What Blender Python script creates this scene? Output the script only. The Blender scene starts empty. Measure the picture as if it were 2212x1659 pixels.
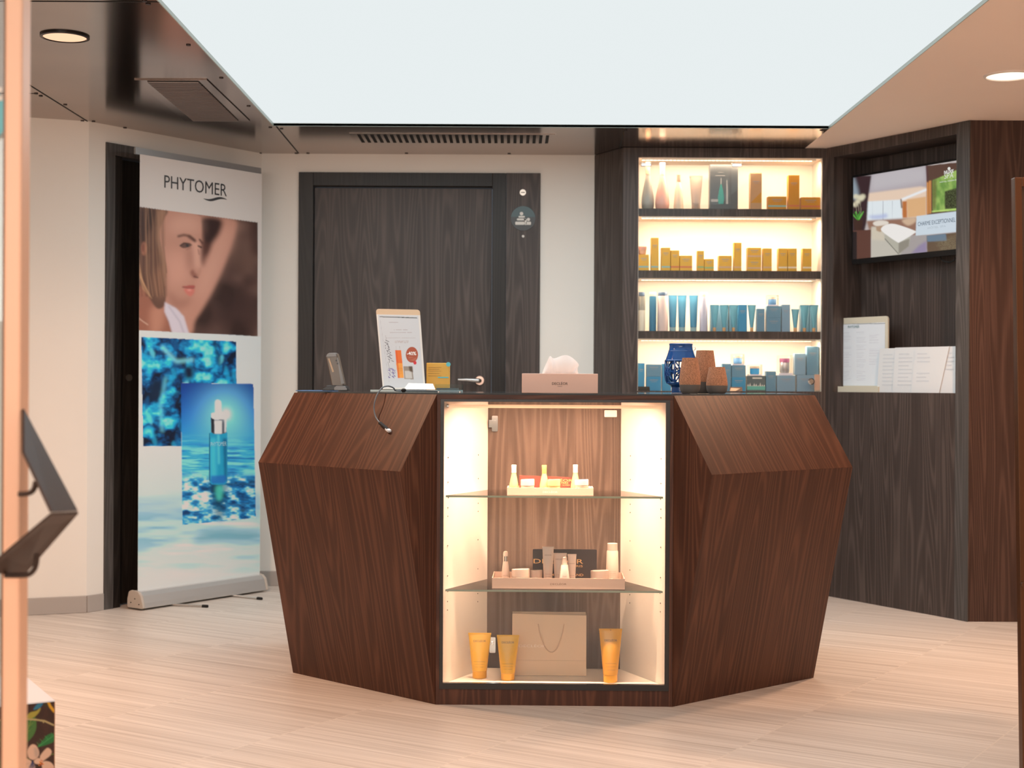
import bpy, math, random
import numpy as np
from mathutils import Vector, Matrix

random.seed(4)
SC = bpy.context.scene
COL = SC.collection
# ------------------------------------------------------------------ camera, world, exposure
F = 3200.0; H = 1.12; RHO = 0.005          # focal length in pixels of the 2212 px frame, eye height, roll
cd = bpy.data.cameras.new('camera'); cam = bpy.data.objects.new('camera', cd); COL.objects.link(cam)
cd.sensor_width = 36.0; cd.lens = 36.0 * F / 2212.0
cam.matrix_world = Matrix.Translation((0, 0, H)) @ Matrix.Rotation(math.radians(90), 4, 'X') @ Matrix.Rotation(RHO, 4, 'Z')
cd.dof.use_dof = True; cd.dof.focus_distance = 5.15; cd.dof.aperture_fstop = 4.6
cd.clip_start = 0.05; cd.clip_end = 60
SC.camera = cam
SC.view_settings.view_transform = 'Standard'; SC.view_settings.look = 'None'
SC.view_settings.exposure = 0.0; SC.view_settings.gamma = 1.0; SC.view_settings.use_curve_mapping = False
w = bpy.data.worlds.new('world'); SC.world = w; w.use_nodes = True
w.node_tree.nodes['Background'].inputs[0].default_value = (0.75, 0.85, 1, 1)
w.node_tree.nodes['Background'].inputs[1].default_value = 0.2
PANEL_E = 0.86          # radiance of the luminous ceiling
SPOT_W = 158.0           # warm downlights, two seen and the rest added
CAB_LED = 26.0; CASE_LED = 80.0
FILL_WALL_E = 8.5; FILL_CEIL_E = 0.6; PANEL_W = 42.0       # unseen glowing panels added behind and above the viewer; watts of the luminous ceiling

def spot(x, y, z, watts, col, size=2.75, blend=0.9, r=0.05, tilt=None):
    l = bpy.data.lights.new('downlight_beam', 'SPOT'); l.energy = watts; l.color = col
    l.spot_size = size; l.spot_blend = blend; l.shadow_soft_size = r
    o = bpy.data.objects.new('downlight_beam', l); COL.objects.link(o); o.location = (x, y, z)
    if tilt: o.rotation_euler = tilt
    return o
WARM = (1.0, 0.57, 0.35)
CEIL = 2.386
LAMPS = [(-1.644, 5.425), (2.014, 6.02), (-1.65, 3.3), (2.0, 3.6), (-1.65, 1.2), (2.0, 1.2)]  # first two are visible fixtures, the other four are added for light level
for lx, ly in LAMPS:
    spot(lx, ly, CEIL - 0.012, SPOT_W, WARM)
spot(-0.45, 1.35, CEIL - 0.012, SPOT_W * 0.55, WARM, size=1.5)  # extra warm spot without a fixture, added to brighten the foreground door

pl = bpy.data.lights.new('luminous_ceiling_light', 'AREA'); pl.shape = 'RECTANGLE'; pl.size = 2.55; pl.size_y = 1.9; pl.energy = PANEL_W; pl.color = (0.86, 0.97, 1.0)
plo = bpy.data.objects.new('luminous_ceiling_light', pl); COL.objects.link(plo); plo.location = (0.186, 6.3, CEIL + 0.008)
# ------------------------------------------------------------------ photo geometry helpers
def ray(px, py):
    x = px - 1106.0; y = py - 829.5
    return (x + RHO * y) / F, -(y - RHO * x) / F
def P(px, py, Y):
    a, b = ray(px, py); return Vector((a * Y, Y, H + b * Y))
def Pz(px, py, z):
    a, b = ray(px, py); Y = (z - H) / b; return Vector((a * Y, Y, z))
def G(px, py): return Pz(px, py, 0.0)
def Pw(px, py, p0, d):
    a, b = ray(px, py); t = (a * p0[1] - p0[0]) / (d[0] - a * d[1])
    Y = p0[1] + t * d[1]; return Vector((a * Y, Y, H + b * Y))
def proj(pts):
    xr = pts[:, 0] / pts[:, 1] * F; yr = -(pts[:, 2] - H) / pts[:, 1] * F
    return 1106 + xr - RHO * yr, 829.5 + yr + RHO * xr
def V(*a): return Vector(a)
def nrm(v): v = Vector(v); return v / v.length

# ------------------------------------------------------------------ materials
def s2l(c):
    return tuple(((v / 255.0) / 12.92 if v / 255.0 <= 0.04045 else (((v / 255.0) + 0.055) / 1.055) ** 2.4) for v in c)
def pm(name, col, rough=0.5, metal=0.0, **kw):
    m = bpy.data.materials.new(name); m.use_nodes = True
    b = m.node_tree.nodes['Principled BSDF']
    b.inputs['Base Color'].default_value = (*col, 1); b.inputs['Roughness'].default_value = rough
    b.inputs['Metallic'].default_value = metal
    for k, v in kw.items():
        b.inputs[k.replace('_', ' ')].default_value = v
    return m
def noisy(name, col, rough, amt=0.05, scale=6.0, bump=0.0, metal=0.0):
    m = pm(name, col, rough, metal); nt = m.node_tree; b = nt.nodes['Principled BSDF']
    tc = nt.nodes.new('ShaderNodeNewGeometry'); n = nt.nodes.new('ShaderNodeTexNoise')
    n.inputs['Scale'].default_value = scale; n.inputs['Detail'].default_value = 5
    nt.links.new(tc.outputs['Position'], n.inputs['Vector'])
    r = nt.nodes.new('ShaderNodeValToRGB')
    r.color_ramp.elements[0].position = 0.3; r.color_ramp.elements[1].position = 0.7
    r.color_ramp.elements[0].color = (*[c * (1 - amt) for c in col], 1)
    r.color_ramp.elements[1].color = (*[min(1, c * (1 + amt)) for c in col], 1)
    nt.links.new(n.outputs['Fac'], r.inputs['Fac']); nt.links.new(r.outputs['Color'], b.inputs['Base Color'])
    if bump:
        bp = nt.nodes.new('ShaderNodeBump'); bp.inputs['Strength'].default_value = bump; bp.inputs['Distance'].default_value = 0.002
        nt.links.new(n.outputs['Fac'], bp.inputs['Height']); nt.links.new(bp.outputs['Normal'], b.inputs['Normal'])
    return m
def wood(name, dark, mid, light, rough=0.42, sc=1.0):
    m = pm(name, mid, rough); nt = m.node_tree; b = nt.nodes['Principled BSDF']; N = nt.nodes.new; L = nt.links.new
    b.inputs['Specular IOR Level'].default_value = 0.3; m['grained'] = 1
    uv = N('ShaderNodeUVMap'); uv.uv_map = 'grain'
    def mp(s):
        k = N('ShaderNodeMapping'); k.inputs['Scale'].default_value = s; L(uv.outputs[0], k.inputs['Vector']); return k
    def noise(vec, scale, det, rg=0.5):
        n = N('ShaderNodeTexNoise'); n.inputs['Scale'].default_value = scale; n.inputs['Detail'].default_value = det
        n.inputs['Roughness'].default_value = rg; L(vec.outputs[0], n.inputs['Vector']); return n
    big = noise(mp((8.0 * sc, 0.42 * sc, 1)), 1.0, 1.0)
    def math_(op, a, bb):
        k = N('ShaderNodeMath'); k.operation = op
        for i, v in enumerate((a, bb)):
            if v is None: continue
            if isinstance(v, (int, float)): k.inputs[i].default_value = v
            else: L(v, k.inputs[i])
        return k.outputs[0]
    ph = math_('MULTIPLY', big.outputs['Fac'], 120.0)
    s = math_('SINE', ph, None); s = math_('MULTIPLY_ADD', s, 0.5); s.node.inputs[2].default_value = 0.5
    s = math_('POWER', s, 2.2)
    fine = noise(mp((230 * sc, 2.2 * sc, 1)), 1.0, 3)
    mid_n = noise(mp((22 * sc, 0.5 * sc, 1)), 1.0, 2)
    f = math_('MULTIPLY', s, 0.29)
    f = math_('ADD', f, math_('MULTIPLY', fine.outputs['Fac'], 0.50))
    f = math_('ADD', f, math_('MULTIPLY', mid_n.outputs['Fac'], 0.36))
    r = N('ShaderNodeValToRGB'); e = r.color_ramp.elements
    e[0].position = 0.22; e[0].color = (*dark, 1); e[1].position = 0.85; e[1].color = (*light, 1)
    k = e.new(0.45); k.color = (*mid, 1)
    L(f, r.inputs['Fac']); L(r.outputs['Color'], b.inputs['Base Color'])
    bp = N('ShaderNodeBump'); bp.inputs['Strength'].default_value = 0.25; bp.inputs['Distance'].default_value = 0.001
    L(f, bp.inputs['Height']); L(bp.outputs['Normal'], b.inputs['Normal'])
    return m
def emit(name, col, s):
    m = bpy.data.materials.new(name); m.use_nodes = True; nt = m.node_tree; nt.nodes.clear()
    e = nt.nodes.new('ShaderNodeEmission'); e.inputs[0].default_value = (*col, 1); e.inputs[1].default_value = s
    o = nt.nodes.new('ShaderNodeOutputMaterial'); nt.links.new(e.outputs[0], o.inputs[0]); return m
def pane(name, tint=(0.97, 0.985, 0.98), ior=1.45, rough=0.0, refl=1.0):
    m = bpy.data.materials.new(name); m.use_nodes = True; nt = m.node_tree; nt.nodes.clear()
    t = nt.nodes.new('ShaderNodeBsdfTransparent'); t.inputs[0].default_value = (*tint, 1)
    g = nt.nodes.new('ShaderNodeBsdfGlossy'); g.inputs['Roughness'].default_value = rough
    fr = nt.nodes.new('ShaderNodeFresnel'); fr.inputs[0].default_value = ior
    mx = nt.nodes.new('ShaderNodeMixShader'); o = nt.nodes.new('ShaderNodeOutputMaterial')
    nt.links.new(fr.outputs[0], mx.inputs[0]); nt.links.new(t.outputs[0], mx.inputs[1]); nt.links.new(g.outputs[0], mx.inputs[2])
    nt.links.new(mx.outputs[0], o.inputs[0]); return m
def printed(name, rough=0.45, emission=0.0):
    m = pm(name, (0.8, 0.8, 0.8), rough); nt = m.node_tree; b = nt.nodes['Principled BSDF']
    a = nt.nodes.new('ShaderNodeVertexColor'); a.layer_name = 'print'
    if emission:
        b.inputs['Base Color'].default_value = (0.01, 0.01, 0.01, 1)
        nt.links.new(a.outputs['Color'], b.inputs['Emission Color']); b.inputs['Emission Strength'].default_value = emission
    else:
        nt.links.new(a.outputs['Color'], b.inputs['Base Color'])
    return m

WOOD = wood('dark_wood_laminate', (0.036, 0.026, 0.022), (0.056, 0.042, 0.037), (0.105, 0.080, 0.070))
WOODC = wood('counter_wood_laminate', (0.034, 0.011, 0.0055), (0.057, 0.0195, 0.0098), (0.115, 0.045, 0.024))
CASEW = wood('case_back_wood', (0.050, 0.035, 0.027), (0.088, 0.062, 0.048), (0.155, 0.112, 0.088), 0.6)
COLW = wood('column_wood', (0.034, 0.016, 0.0105), (0.052, 0.026, 0.0185), (0.10, 0.054, 0.040))
WALL = noisy('cream_wall_paint', (0.82, 0.78, 0.72), 0.85, 0.02, 1.5)
CREAMC = noisy('cream_ceiling_paint', (0.92, 0.78, 0.68), 0.8, 0.02, 1.0)
BRONZE = noisy('bronze_metal_sheet', (0.34, 0.27, 0.235), 0.15, 0.08, 3.0, 0.0, 1.0)
GROOVE = pm('black_joint', (0.008, 0.007, 0.006), 0.8)
WHITE = pm('white_melamine', (0.82, 0.78, 0.72), 0.35)
BLACKF = pm('black_frame', (0.012, 0.010, 0.009), 0.25)
ALU = pm('brushed_aluminium', (0.62, 0.60, 0.58), 0.35, 0.9)
CHROME = pm('chrome', (0.75, 0.73, 0.70), 0.12, 1.0)
GLASS = pane('clear_glass')
CABG = pane('cabinet_glass', (0.98, 0.99, 0.985), 1.22)
SHELFG = pane('shelf_glass', (0.97, 0.985, 0.975), 1.15)
GEDGE = pm('green_glass_edge', (0.30, 0.38, 0.30), 0.15)
PANEL = emit('luminous_ceiling_fabric', (0.935, 1.0, 1.01), PANEL_E)
LEDW = emit('led_strip', (1.0, 0.62, 0.36), 7.0)
PRINT = printed('printed_picture')
def floor_mat():
    m = pm('streaked_porcelain_tile', (0.6, 0.5, 0.42), 0.42); nt = m.node_tree; b = nt.nodes['Principled BSDF']
    N = nt.nodes.new; L = nt.links.new
    g = N('ShaderNodeNewGeometry'); mp = N('ShaderNodeMapping'); mp.inputs['Rotation'].default_value = (0, 0, -math.radians(57.8))
    L(g.outputs['Position'], mp.inputs['Vector'])
    sp = N('ShaderNodeSeparateXYZ'); L(mp.outputs[0], sp.inputs[0])     # x = along the long joints, y = across
    def mt(op, a, bb=None, c=None):
        k = N('ShaderNodeMath'); k.operation = op
        for i, v in enumerate((a, bb, c)):
            if v is None: continue
            if isinstance(v, (int, float)): k.inputs[i].default_value = v
            else: L(v, k.inputs[i])
        return k.outputs[0]
    vy = mt('SUBTRACT', sp.outputs['Y'], 2.483); row = mt('DIVIDE', vy, 0.645); rf = mt('FLOOR', row)
    fr = mt('FRACT', row)
    ly = mt('LESS_THAN', mt('MINIMUM', fr, mt('SUBTRACT', 1.0, fr)), 0.0026 / 0.645)
    off = mt('MULTIPLY', mt('FRACT', mt('MULTIPLY', rf, 0.07)), 1.0)
    ux = mt('SUBTRACT', sp.outputs['X'], 4.49); cx = mt('ADD', mt('DIVIDE', ux, 1.29), off); fx = mt('FRACT', cx)
    lx = mt('LESS_THAN', mt('MINIMUM', fx, mt('SUBTRACT', 1.0, fx)), 0.0013 / 1.29)
    line = mt('MAXIMUM', ly, mt('MULTIPLY', lx, 0.6))
    cm = N('ShaderNodeCombineXYZ'); L(sp.outputs['X'], cm.inputs[0]); L(sp.outputs['Y'], cm.inputs[1])
    L(mt('ADD', mt('MULTIPLY', rf, 7.3), mt('FLOOR', cx)), cm.inputs[2])
    def noise(sx, sy, det):
        k = N('ShaderNodeMapping'); k.inputs['Scale'].default_value = (sx, sy, 1); L(cm.outputs[0], k.inputs['Vector'])
        n = N('ShaderNodeTexNoise'); n.inputs['Scale'].default_value = 1; n.inputs['Detail'].default_value = det; L(k.outputs[0], n.inputs['Vector']); return n.outputs['Fac']
    f = mt('ADD', mt('MULTIPLY', noise(130, 0.9, 4), 0.6), mt('MULTIPLY', noise(34, 0.8, 2), 0.4))
    r = N('ShaderNodeValToRGB'); e = r.color_ramp.elements
    e[0].position = 0.33; e[0].color = (0.50, 0.43, 0.37, 1); e[1].position = 0.66; e[1].color = (0.80, 0.73, 0.66, 1)
    L(f, r.inputs['Fac'])
    mx = N('ShaderNodeMix'); mx.data_type = 'RGBA'; L(line, mx.inputs[0]); L(r.outputs['Color'], mx.inputs[6])
    mx.inputs[7].default_value = (0.70, 0.62, 0.54, 1); L(mx.outputs[2], b.inputs['Base Color'])
    return m
FLOOR = floor_mat()

# ------------------------------------------------------------------ mesh building
class M:
    def __init__(s): s.v = []; s.f = []
    def add(s, vs, fs):
        o = len(s.v); s.v += [Vector(a) for a in vs]; s.f += [tuple(i + o for i in f) for f in fs]; return s
    def box(s, x0, x1, y0, y1, z0, z1):
        return s.add([(x0, y0, z0), (x1, y0, z0), (x1, y1, z0), (x0, y1, z0), (x0, y0, z1), (x1, y0, z1), (x1, y1, z1), (x0, y1, z1)],
                     [(3, 2, 1, 0), (4, 5, 6, 7), (0, 1, 5, 4), (1, 2, 6, 5), (2, 3, 7, 6), (3, 0, 4, 7)])
    def ext(s, pts, vec):          # polygon (3d points) swept along vec
        pts = [Vector(p) for p in pts]; vec = Vector(vec); n = len(pts)
        nn = Vector((0, 0, 0))
        for i in range(n): nn += (pts[i] - pts[0]).cross(pts[(i + 1) % n] - pts[0])
        if nn.dot(vec) > 0: pts = pts[::-1]
        fs = [tuple(range(n)), tuple(range(2 * n - 1, n - 1, -1))] + [(i, i + n, (i + 1) % n + n, (i + 1) % n)[::1] for i in range(n)]
        return s.add(pts + [p + vec for p in pts], fs)
    def prism(s, poly, z0, z1): return s.ext([(p[0], p[1], z0) for p in poly], (0, 0, z1 - z0))
    def obox(s, c, ux, uy, uz): # centred box from half vectors
        c = Vector(c); ux = Vector(ux); uy = Vector(uy); uz = Vector(uz)
        return s.ext([c - ux - uy - uz, c + ux - uy - uz, c + ux + uy - uz, c - ux + uy - uz], uz * 2)
    def lathe(s, prof, n=24, c=(0, 0, 0), sx=1, sy=1, a=None):
        c = Vector(c); vs = []; 
        if a is None: A, B, Z = V(1, 0, 0), V(0, 1, 0), V(0, 0, 1)
        else:
            Z = nrm(a); A = nrm(Z.orthogonal()); B = Z.cross(A)
        for r, z in prof:
            for k in range(n):
                t = 2 * math.pi * k / n; vs.append(c + A * (r * math.cos(t) * sx) + B * (r * math.sin(t) * sy) + Z * z)
        fs = [];
        for i in range(len(prof) - 1):
            for k in range(n):
                k2 = (k + 1) % n; fs.append((i * n + k, i * n + k2, (i + 1) * n + k2, (i + 1) * n + k))
        fs.append(tuple(range(n - 1, -1, -1))); fs.append(tuple((len(prof) - 1) * n + k for k in range(n)))
        return s.add(vs, fs)
    def loft(s, secs, cap=True):    # list of rings with equal counts
        n = len(secs[0]); vs = [p for r in secs for p in r]; fs = []
        for i in range(len(secs) - 1):
            for k in range(n): k2 = (k + 1) % n; fs.append((i * n + k, i * n + k2, (i + 1) * n + k2, (i + 1) * n + k))
        if cap: fs.append(tuple(range(n - 1, -1, -1))); fs.append(tuple((len(secs) - 1) * n + k for k in range(n)))
        return s.add(vs, fs)
    def tube(s, pts, r, n=10):
        pts = [Vector(p) for p in pts]; secs = []; up = None
        for i, p in enumerate(pts):
            t = nrm((pts[min(i + 1, len(pts) - 1)] - pts[max(i - 1, 0)]))
            if up is None: up = t.orthogonal().normalized()
            a = nrm(up - t * up.dot(t)); up = a; b = t.cross(a)
            rr = r[i] if isinstance(r, (list, tuple)) else r
            secs.append([p + a * rr * math.cos(2 * math.pi * k / n) + b * rr * math.sin(2 * math.pi * k / n) for k in range(n)])
        return s.loft(secs)
    def rrect(s, c, ux, uy, w, h, r, d, corners=(1, 1, 1, 1), n=6): # rounded rectangle plate, thickness vector d
        ux = nrm(ux); uy = nrm(uy); c = Vector(c); pts = []
        for (sx, sy, a0, on) in ((1, 1, 0, corners[0]), (-1, 1, 90, corners[1]), (-1, -1, 180, corners[2]), (1, -1, 270, corners[3])):
            if on:
                for k in range(n + 1):
                    a = math.radians(a0 + 90 * k / n)
                    pts.append(c + ux * (sx * (w / 2 - r) + r * math.cos(a)) + uy * (sy * (h / 2 - r) + r * math.sin(a)))
            else: pts.append(c + ux * sx * w / 2 + uy * sy * h / 2)
        return s.ext(pts, d)

def link(o, parent=None):
    COL.objects.link(o)
    if parent is not None: o.parent = parent
    return o
def tag(o, label=None, cat=None, group=None, kind=None):
    if label: o['label'] = label
    if cat: o['category'] = cat
    if group: o['group'] = group
    if kind: o['kind'] = kind
    return o
def empty(name, loc, label, cat, group=None, rot=0.0, kind=None):
    o = bpy.data.objects.new(name, None); COL.objects.link(o); o.location = loc; o.rotation_euler[2] = rot
    o.empty_display_size = 0.05
    tag(o, label, cat, group, kind); return o
def mk(name, m, mat, parent=None, smooth=False, bevel=0.0, grain=None, world=True, base=None, label=None, kind=None, seg=2):
    """link builder m as one mesh object; world=True: builder is in world coordinates (unrotated parent)"""
    off = Vector((0, 0, 0))
    if world:
        if parent is not None:
            off = parent.location.copy(); pp = parent.parent
            while pp is not None: off = off + pp.location; pp = pp.parent
            if base is None: base = off
        elif base is None:
            mn = [min(v[i] for v in m.v) for i in range(3)]; mx = [max(v[i] for v in m.v) for i in range(3)]
            base = Vector(((mn[0] + mx[0]) / 2, (mn[1] + mx[1]) / 2, mn[2]))
        else: base = Vector(base)
        vs = [v - base for v in m.v]
    else: vs = m.v
    me = bpy.data.meshes.new(name); me.from_pydata([tuple(v) for v in vs], [], m.f); me.update()
    o = bpy.data.objects.new(name, me); link(o, parent)
    if world: o.location = base - off if parent is not None else base
    me.materials.append(mat)
    uvl = me.uv_layers.new(name='grain'); ro = (random.random() * 20, random.random() * 20)
    g0 = Vector(grain) if grain else V(0, 0, 1)
    if mat.get('grained'):
        for p in me.polygons:
            n = p.normal
            if abs(n.dot(g0)) > 0.97: vd = nrm(V(1, 0, 0) - n * n.x) if abs(n.x) < 0.9 else nrm(V(0, 0, 1) - n * n.z)
            else: vd = nrm(g0 - n * n.dot(g0))
            ud = n.cross(vd)
            for li in p.loop_indices:
                q = m.v[me.loops[li].vertex_index]
                uvl.data[li].uv = (q.dot(ud) + ro[0], q.dot(vd) + ro[1])
    if smooth:
        me.shade_smooth() if hasattr(me, 'shade_smooth') else None
        for p in me.polygons: p.use_smooth = True
        try: me.set_sharp_from_angle(angle=math.radians(40))
        except Exception: pass
    if bevel:
        b = o.modifiers.new('bevel', 'BEVEL'); b.width = bevel; b.segments = seg; b.limit_method = 'ANGLE'; b.angle_limit = 0.6
    if label: o['label'] = label
    if kind: o['kind'] = kind
    return o
def struct(name, m, mat, **k): return mk(name, m, mat, kind='structure', **k)
def copy_tree(o, parent=None):
    c = o.copy(); COL.objects.link(c); c.parent = parent
    for ch in list(o.children): copy_tree(ch, c)
    return c
_f = {}
def text_mesh(s, width=None, cap=None, ext=0.0004, bold=0.0, sx=1.0, align='CENTER'):
    cu = bpy.data.curves.new('lettering', 'FONT'); cu.body = s; cu.size = 1.0; cu.align_x = align; cu.align_y = 'CENTER'
    cu.extrude = 0.0; cu.offset = bold; cu.resolution_u = 3
    o = bpy.data.objects.new('lettering', cu); COL.objects.link(o)
    dg = bpy.context.evaluated_depsgraph_get(); me = bpy.data.meshes.new_from_object(o.evaluated_get(dg))
    vs = [v.co.copy() for v in me.vertices]; fs = [tuple(p.vertices) for p in me.polygons]
    bpy.data.objects.remove(o); bpy.data.curves.remove(cu); bpy.data.meshes.remove(me)
    w0 = max(v.x for v in vs) - min(v.x for v in vs); h0 = max(v.y for v in vs) - min(v.y for v in vs)
    cx = (max(v.x for v in vs) + min(v.x for v in vs)) / 2; cy = (max(v.y for v in vs) + min(v.y for v in vs)) / 2
    kx = (width / w0) if width else cap / h0 * sx; ky = (cap / h0) if cap else kx
    return [( (v.x - cx) * kx, (v.y - cy) * ky) for v in vs], fs
def text(s, c, ux, uy, mat, parent, width=None, cap=None, lift=0.0006, bold=0.0, name='lettering', world=True, label=None, curve_r=None):
    vs, fs = text_mesh(s, width, cap, bold=bold); c = Vector(c); ux = nrm(ux); uy = nrm(uy); n = ux.cross(uy)
    m = M()
    def q(v, l):
        if curve_r:
            a = v[0] / curve_r
            return c + ux * (curve_r * math.sin(a)) + uy * v[1] + n * (l - curve_r * (1 - math.cos(a)))
        return c + ux * v[0] + uy * v[1] + n * l
    m.add([q(v, lift) for v in vs], fs)
    return mk(name, m, mat, parent, world=world, label=label)

# ------------------------------------------------------------------ picture painter (for printed things and the screen)
def blur(a, r):
    if r < 0.5: return a
    k = int(max(1, round(r)))
    for _ in range(2):
        for ax in (0, 1):
            p = np.pad(a, [(k, k) if i == ax else (0, 0) for i in range(a.ndim)], mode='edge')
            c = np.cumsum(p, axis=ax); z = np.zeros_like(np.take(c, [0], axis=ax)); c = np.concatenate([z, c], axis=ax)
            n = 2 * k + 1; L_ = a.shape[ax]
            a = (np.take(c, range(n, n + L_), axis=ax) - np.take(c, range(0, L_), axis=ax)) / n
    return a
class Canvas:
    """picture in the coordinates of an enlarged crop: crop pixel = (photo pixel - origin) * scale"""
    def __init__(s, ox, oy, sc, w, h, col, ds=2.0, seed=1):
        s.ox, s.oy, s.sc, s.ds = ox, oy, sc, ds; s.w = int(w / ds) + 1; s.h = int(h / ds) + 1
        s.rng = np.random.RandomState(seed)
        s.Y, s.X = np.mgrid[0:s.h, 0:s.w].astype(float); s.X *= ds; s.Y *= ds
        s.a = np.zeros((s.h, s.w, 3)); s.a[:] = s2l(col)
    def noise(s, cell, cx=1.0, cy=1.0, oct_=3):
        out = np.zeros((s.h, s.w)); amp = 1.0; tot = 0
        for o in range(oct_):
            gw = int(s.w * s.ds / (cell * cx)) + 4; gh = int(s.h * s.ds / (cell * cy)) + 4
            g = s.rng.rand(gh, gw); fx = s.X / (cell * cx); fy = s.Y / (cell * cy); ix = fx.astype(int); iy = fy.astype(int)
            tx = fx - ix; ty = fy - iy; tx = tx * tx * (3 - 2 * tx); ty = ty * ty * (3 - 2 * ty)
            v = (g[iy, ix] * (1 - tx) + g[iy, ix + 1] * tx) * (1 - ty) + (g[iy + 1, ix] * (1 - tx) + g[iy + 1, ix + 1] * tx) * ty
            out += v * amp; tot += amp; amp *= 0.55; cell /= 2.0
        return out / tot
    def mask(s, pts, soft=0, curve=False):
        pts = [tuple(p) for p in pts]
        if curve:
            n = len(pts); q = []
            for i in range(n):
                p0, p1, p2, p3 = [np.array(pts[(i + k) % n], float) for k in (-1, 0, 1, 2)]
                for t in (0, 0.25, 0.5, 0.75):
                    q.append(tuple(0.5 * ((2 * p1) + (-p0 + p2) * t + (2 * p0 - 5 * p1 + 4 * p2 - p3) * t * t + (-p0 + 3 * p1 - 3 * p2 + p3) * t ** 3)))
            pts = q
        ins = np.zeros((s.h, s.w), bool); n = len(pts)
        for i in range(n):
            x1, y1 = pts[i]; x2, y2 = pts[(i + 1) % n]
            if y1 == y2: continue
            c = ((s.Y < max(y1, y2)) & (s.Y >= min(y1, y2))); xi = x1 + (s.Y - y1) * (x2 - x1) / (y2 - y1)
            ins ^= (c & (s.X < xi))
        m = ins.astype(float)
        return blur(m, soft / s.ds) if soft else m
    def put(s, m, col, al=1.0):
        c = col if isinstance(col, np.ndarray) else np.array(s2l(col)); m = (m * al)[..., None]
        s.a = s.a * (1 - m) + c * m
    def poly(s, pts, col, soft=0, al=1.0, curve=False): s.put(s.mask(pts, soft, curve), col, al)
    def blob(s, pts, col, soft=3, al=1.0): s.poly(pts, col, soft, al, True)
    def ell(s, cx, cy, rx, ry, col, soft=0, al=1.0):
        d = ((s.X - cx) / rx) ** 2 + ((s.Y - cy) / ry) ** 2; m = (d < 1).astype(float)
        s.put(blur(m, soft / s.ds) if soft else m, col, al)
    def glow(s, cx, cy, rx, ry, col, al=1.0):
        d = ((s.X - cx) / rx) ** 2 + ((s.Y - cy) / ry) ** 2; s.put(np.exp(-d * 2), col, al)
    def line(s, pts, wd, col, soft=0, al=1.0):
        m = np.zeros((s.h, s.w))
        for (x1, y1), (x2, y2) in zip(pts[:-1], pts[1:]):
            dx, dy = x2 - x1, y2 - y1; L_ = dx * dx + dy * dy + 1e-9
            t = np.clip(((s.X - x1) * dx + (s.Y - y1) * dy) / L_, 0, 1)
            d = np.hypot(s.X - x1 - t * dx, s.Y - y1 - t * dy); m = np.maximum(m, np.clip((wd / 2 - d) / s.ds + 0.5, 0, 1))
        s.put(blur(m, soft / s.ds) if soft else m, col, al)
    def ramp(s, f, stops):
        xs = [k[0] for k in stops]; cs = np.array([s2l(k[1]) for k in stops])
        return np.stack([np.interp(f, xs, cs[:, i]) for i in range(3)], -1)
    def sample(s, px, py):
        x = np.clip((px - s.ox) * s.sc / s.ds, 0, s.w - 1.001); y = np.clip((py - s.oy) * s.sc / s.ds, 0, s.h - 1.001)
        ix = x.astype(int); iy = y.astype(int); tx = (x - ix)[:, None]; ty = (y - iy)[:, None]; a = s.a
        return (a[iy, ix] * (1 - tx) + a[iy, ix + 1] * tx) * (1 - ty) + (a[iy + 1, ix] * (1 - tx) + a[iy + 1, ix + 1] * tx) * ty
def sheet(name, p00, p10, p01, p11, nu, nv, fcol, mat, parent, thick=None, gain=1.0, mx=0.95):
    """a printed sheet: grid between four corners, its picture stored per point; thickness added by a backing"""
    p00, p10, p01, p11 = [np.array(p, float) for p in (p00, p10, p01, p11)]
    u, v = np.meshgrid(np.linspace(0, 1, nu + 1), np.linspace(0, 1, nv + 1)); u = u.ravel()[:, None]; v = v.ravel()[:, None]
    pts = (p00 * (1 - u) + p10 * u) * (1 - v) + (p01 * (1 - u) + p11 * u) * v
    px, py = proj(pts); col = np.clip(fcol(px, py) * gain, 0, mx)
    off = Vector((0, 0, 0)) if parent is None else parent.location
    idx = np.arange((nu + 1) * (nv + 1)).reshape(nv + 1, nu + 1)
    f = np.stack([idx[:-1, :-1], idx[:-1, 1:], idx[1:, 1:], idx[1:, :-1]], -1).reshape(-1, 4)
    me = bpy.data.meshes.new(name); me.from_pydata((pts - np.array(off)).tolist(), [], f.tolist())
    at = me.attributes.new('print', 'FLOAT_COLOR', 'POINT')
    at.data.foreach_set('color', np.concatenate([col, np.ones((len(col), 1))], 1).ravel()); me.update()
    me.materials.append(mat); o = bpy.data.objects.new(name, me); link(o, parent)
    return o

# ================================================================== SETTING
YB = 8.18; YC = 7.90                        # back wall plane, display cabinet plane
L0 = P(565, 600, YB).xy.to_3d(); L1 = V(-2.062, 7.197, 0)
_l2 = P(45, 252, 1.0); L2 = V(-2.355, 7.085, 0)
dl = nrm(L1 - L0); dL2 = nrm(L2 - L1); L3 = L1 + dL2 * 2.2
R0 = P(1785, 600, YC).xy.to_3d(); R1 = V(2.173, 7.048, 0); R3 = V(4.3, 7.048, 0)
YF = -2.6
nl = V(-dl.y, dl.x, 0); nl = nl if nl.y > 0 else -nl      # away from the room

struct('floor', M().box(-5.2, 4.6, YF - .2, 8.7, -0.05, 0.0), FLOOR)
def wall(name, a, b, z0=0.0, z1=CEIL, t=0.10, mat=WALL, out=None, **k):
    d = nrm(b - a); n = V(-d.y, d.x, 0); n = n if (out is None or n.dot(out) > 0) else -n
    return struct(name, M().prism([a.xy, b.xy, (b + n * t).xy, (a + n * t).xy], z0, z1), mat, **k)
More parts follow.
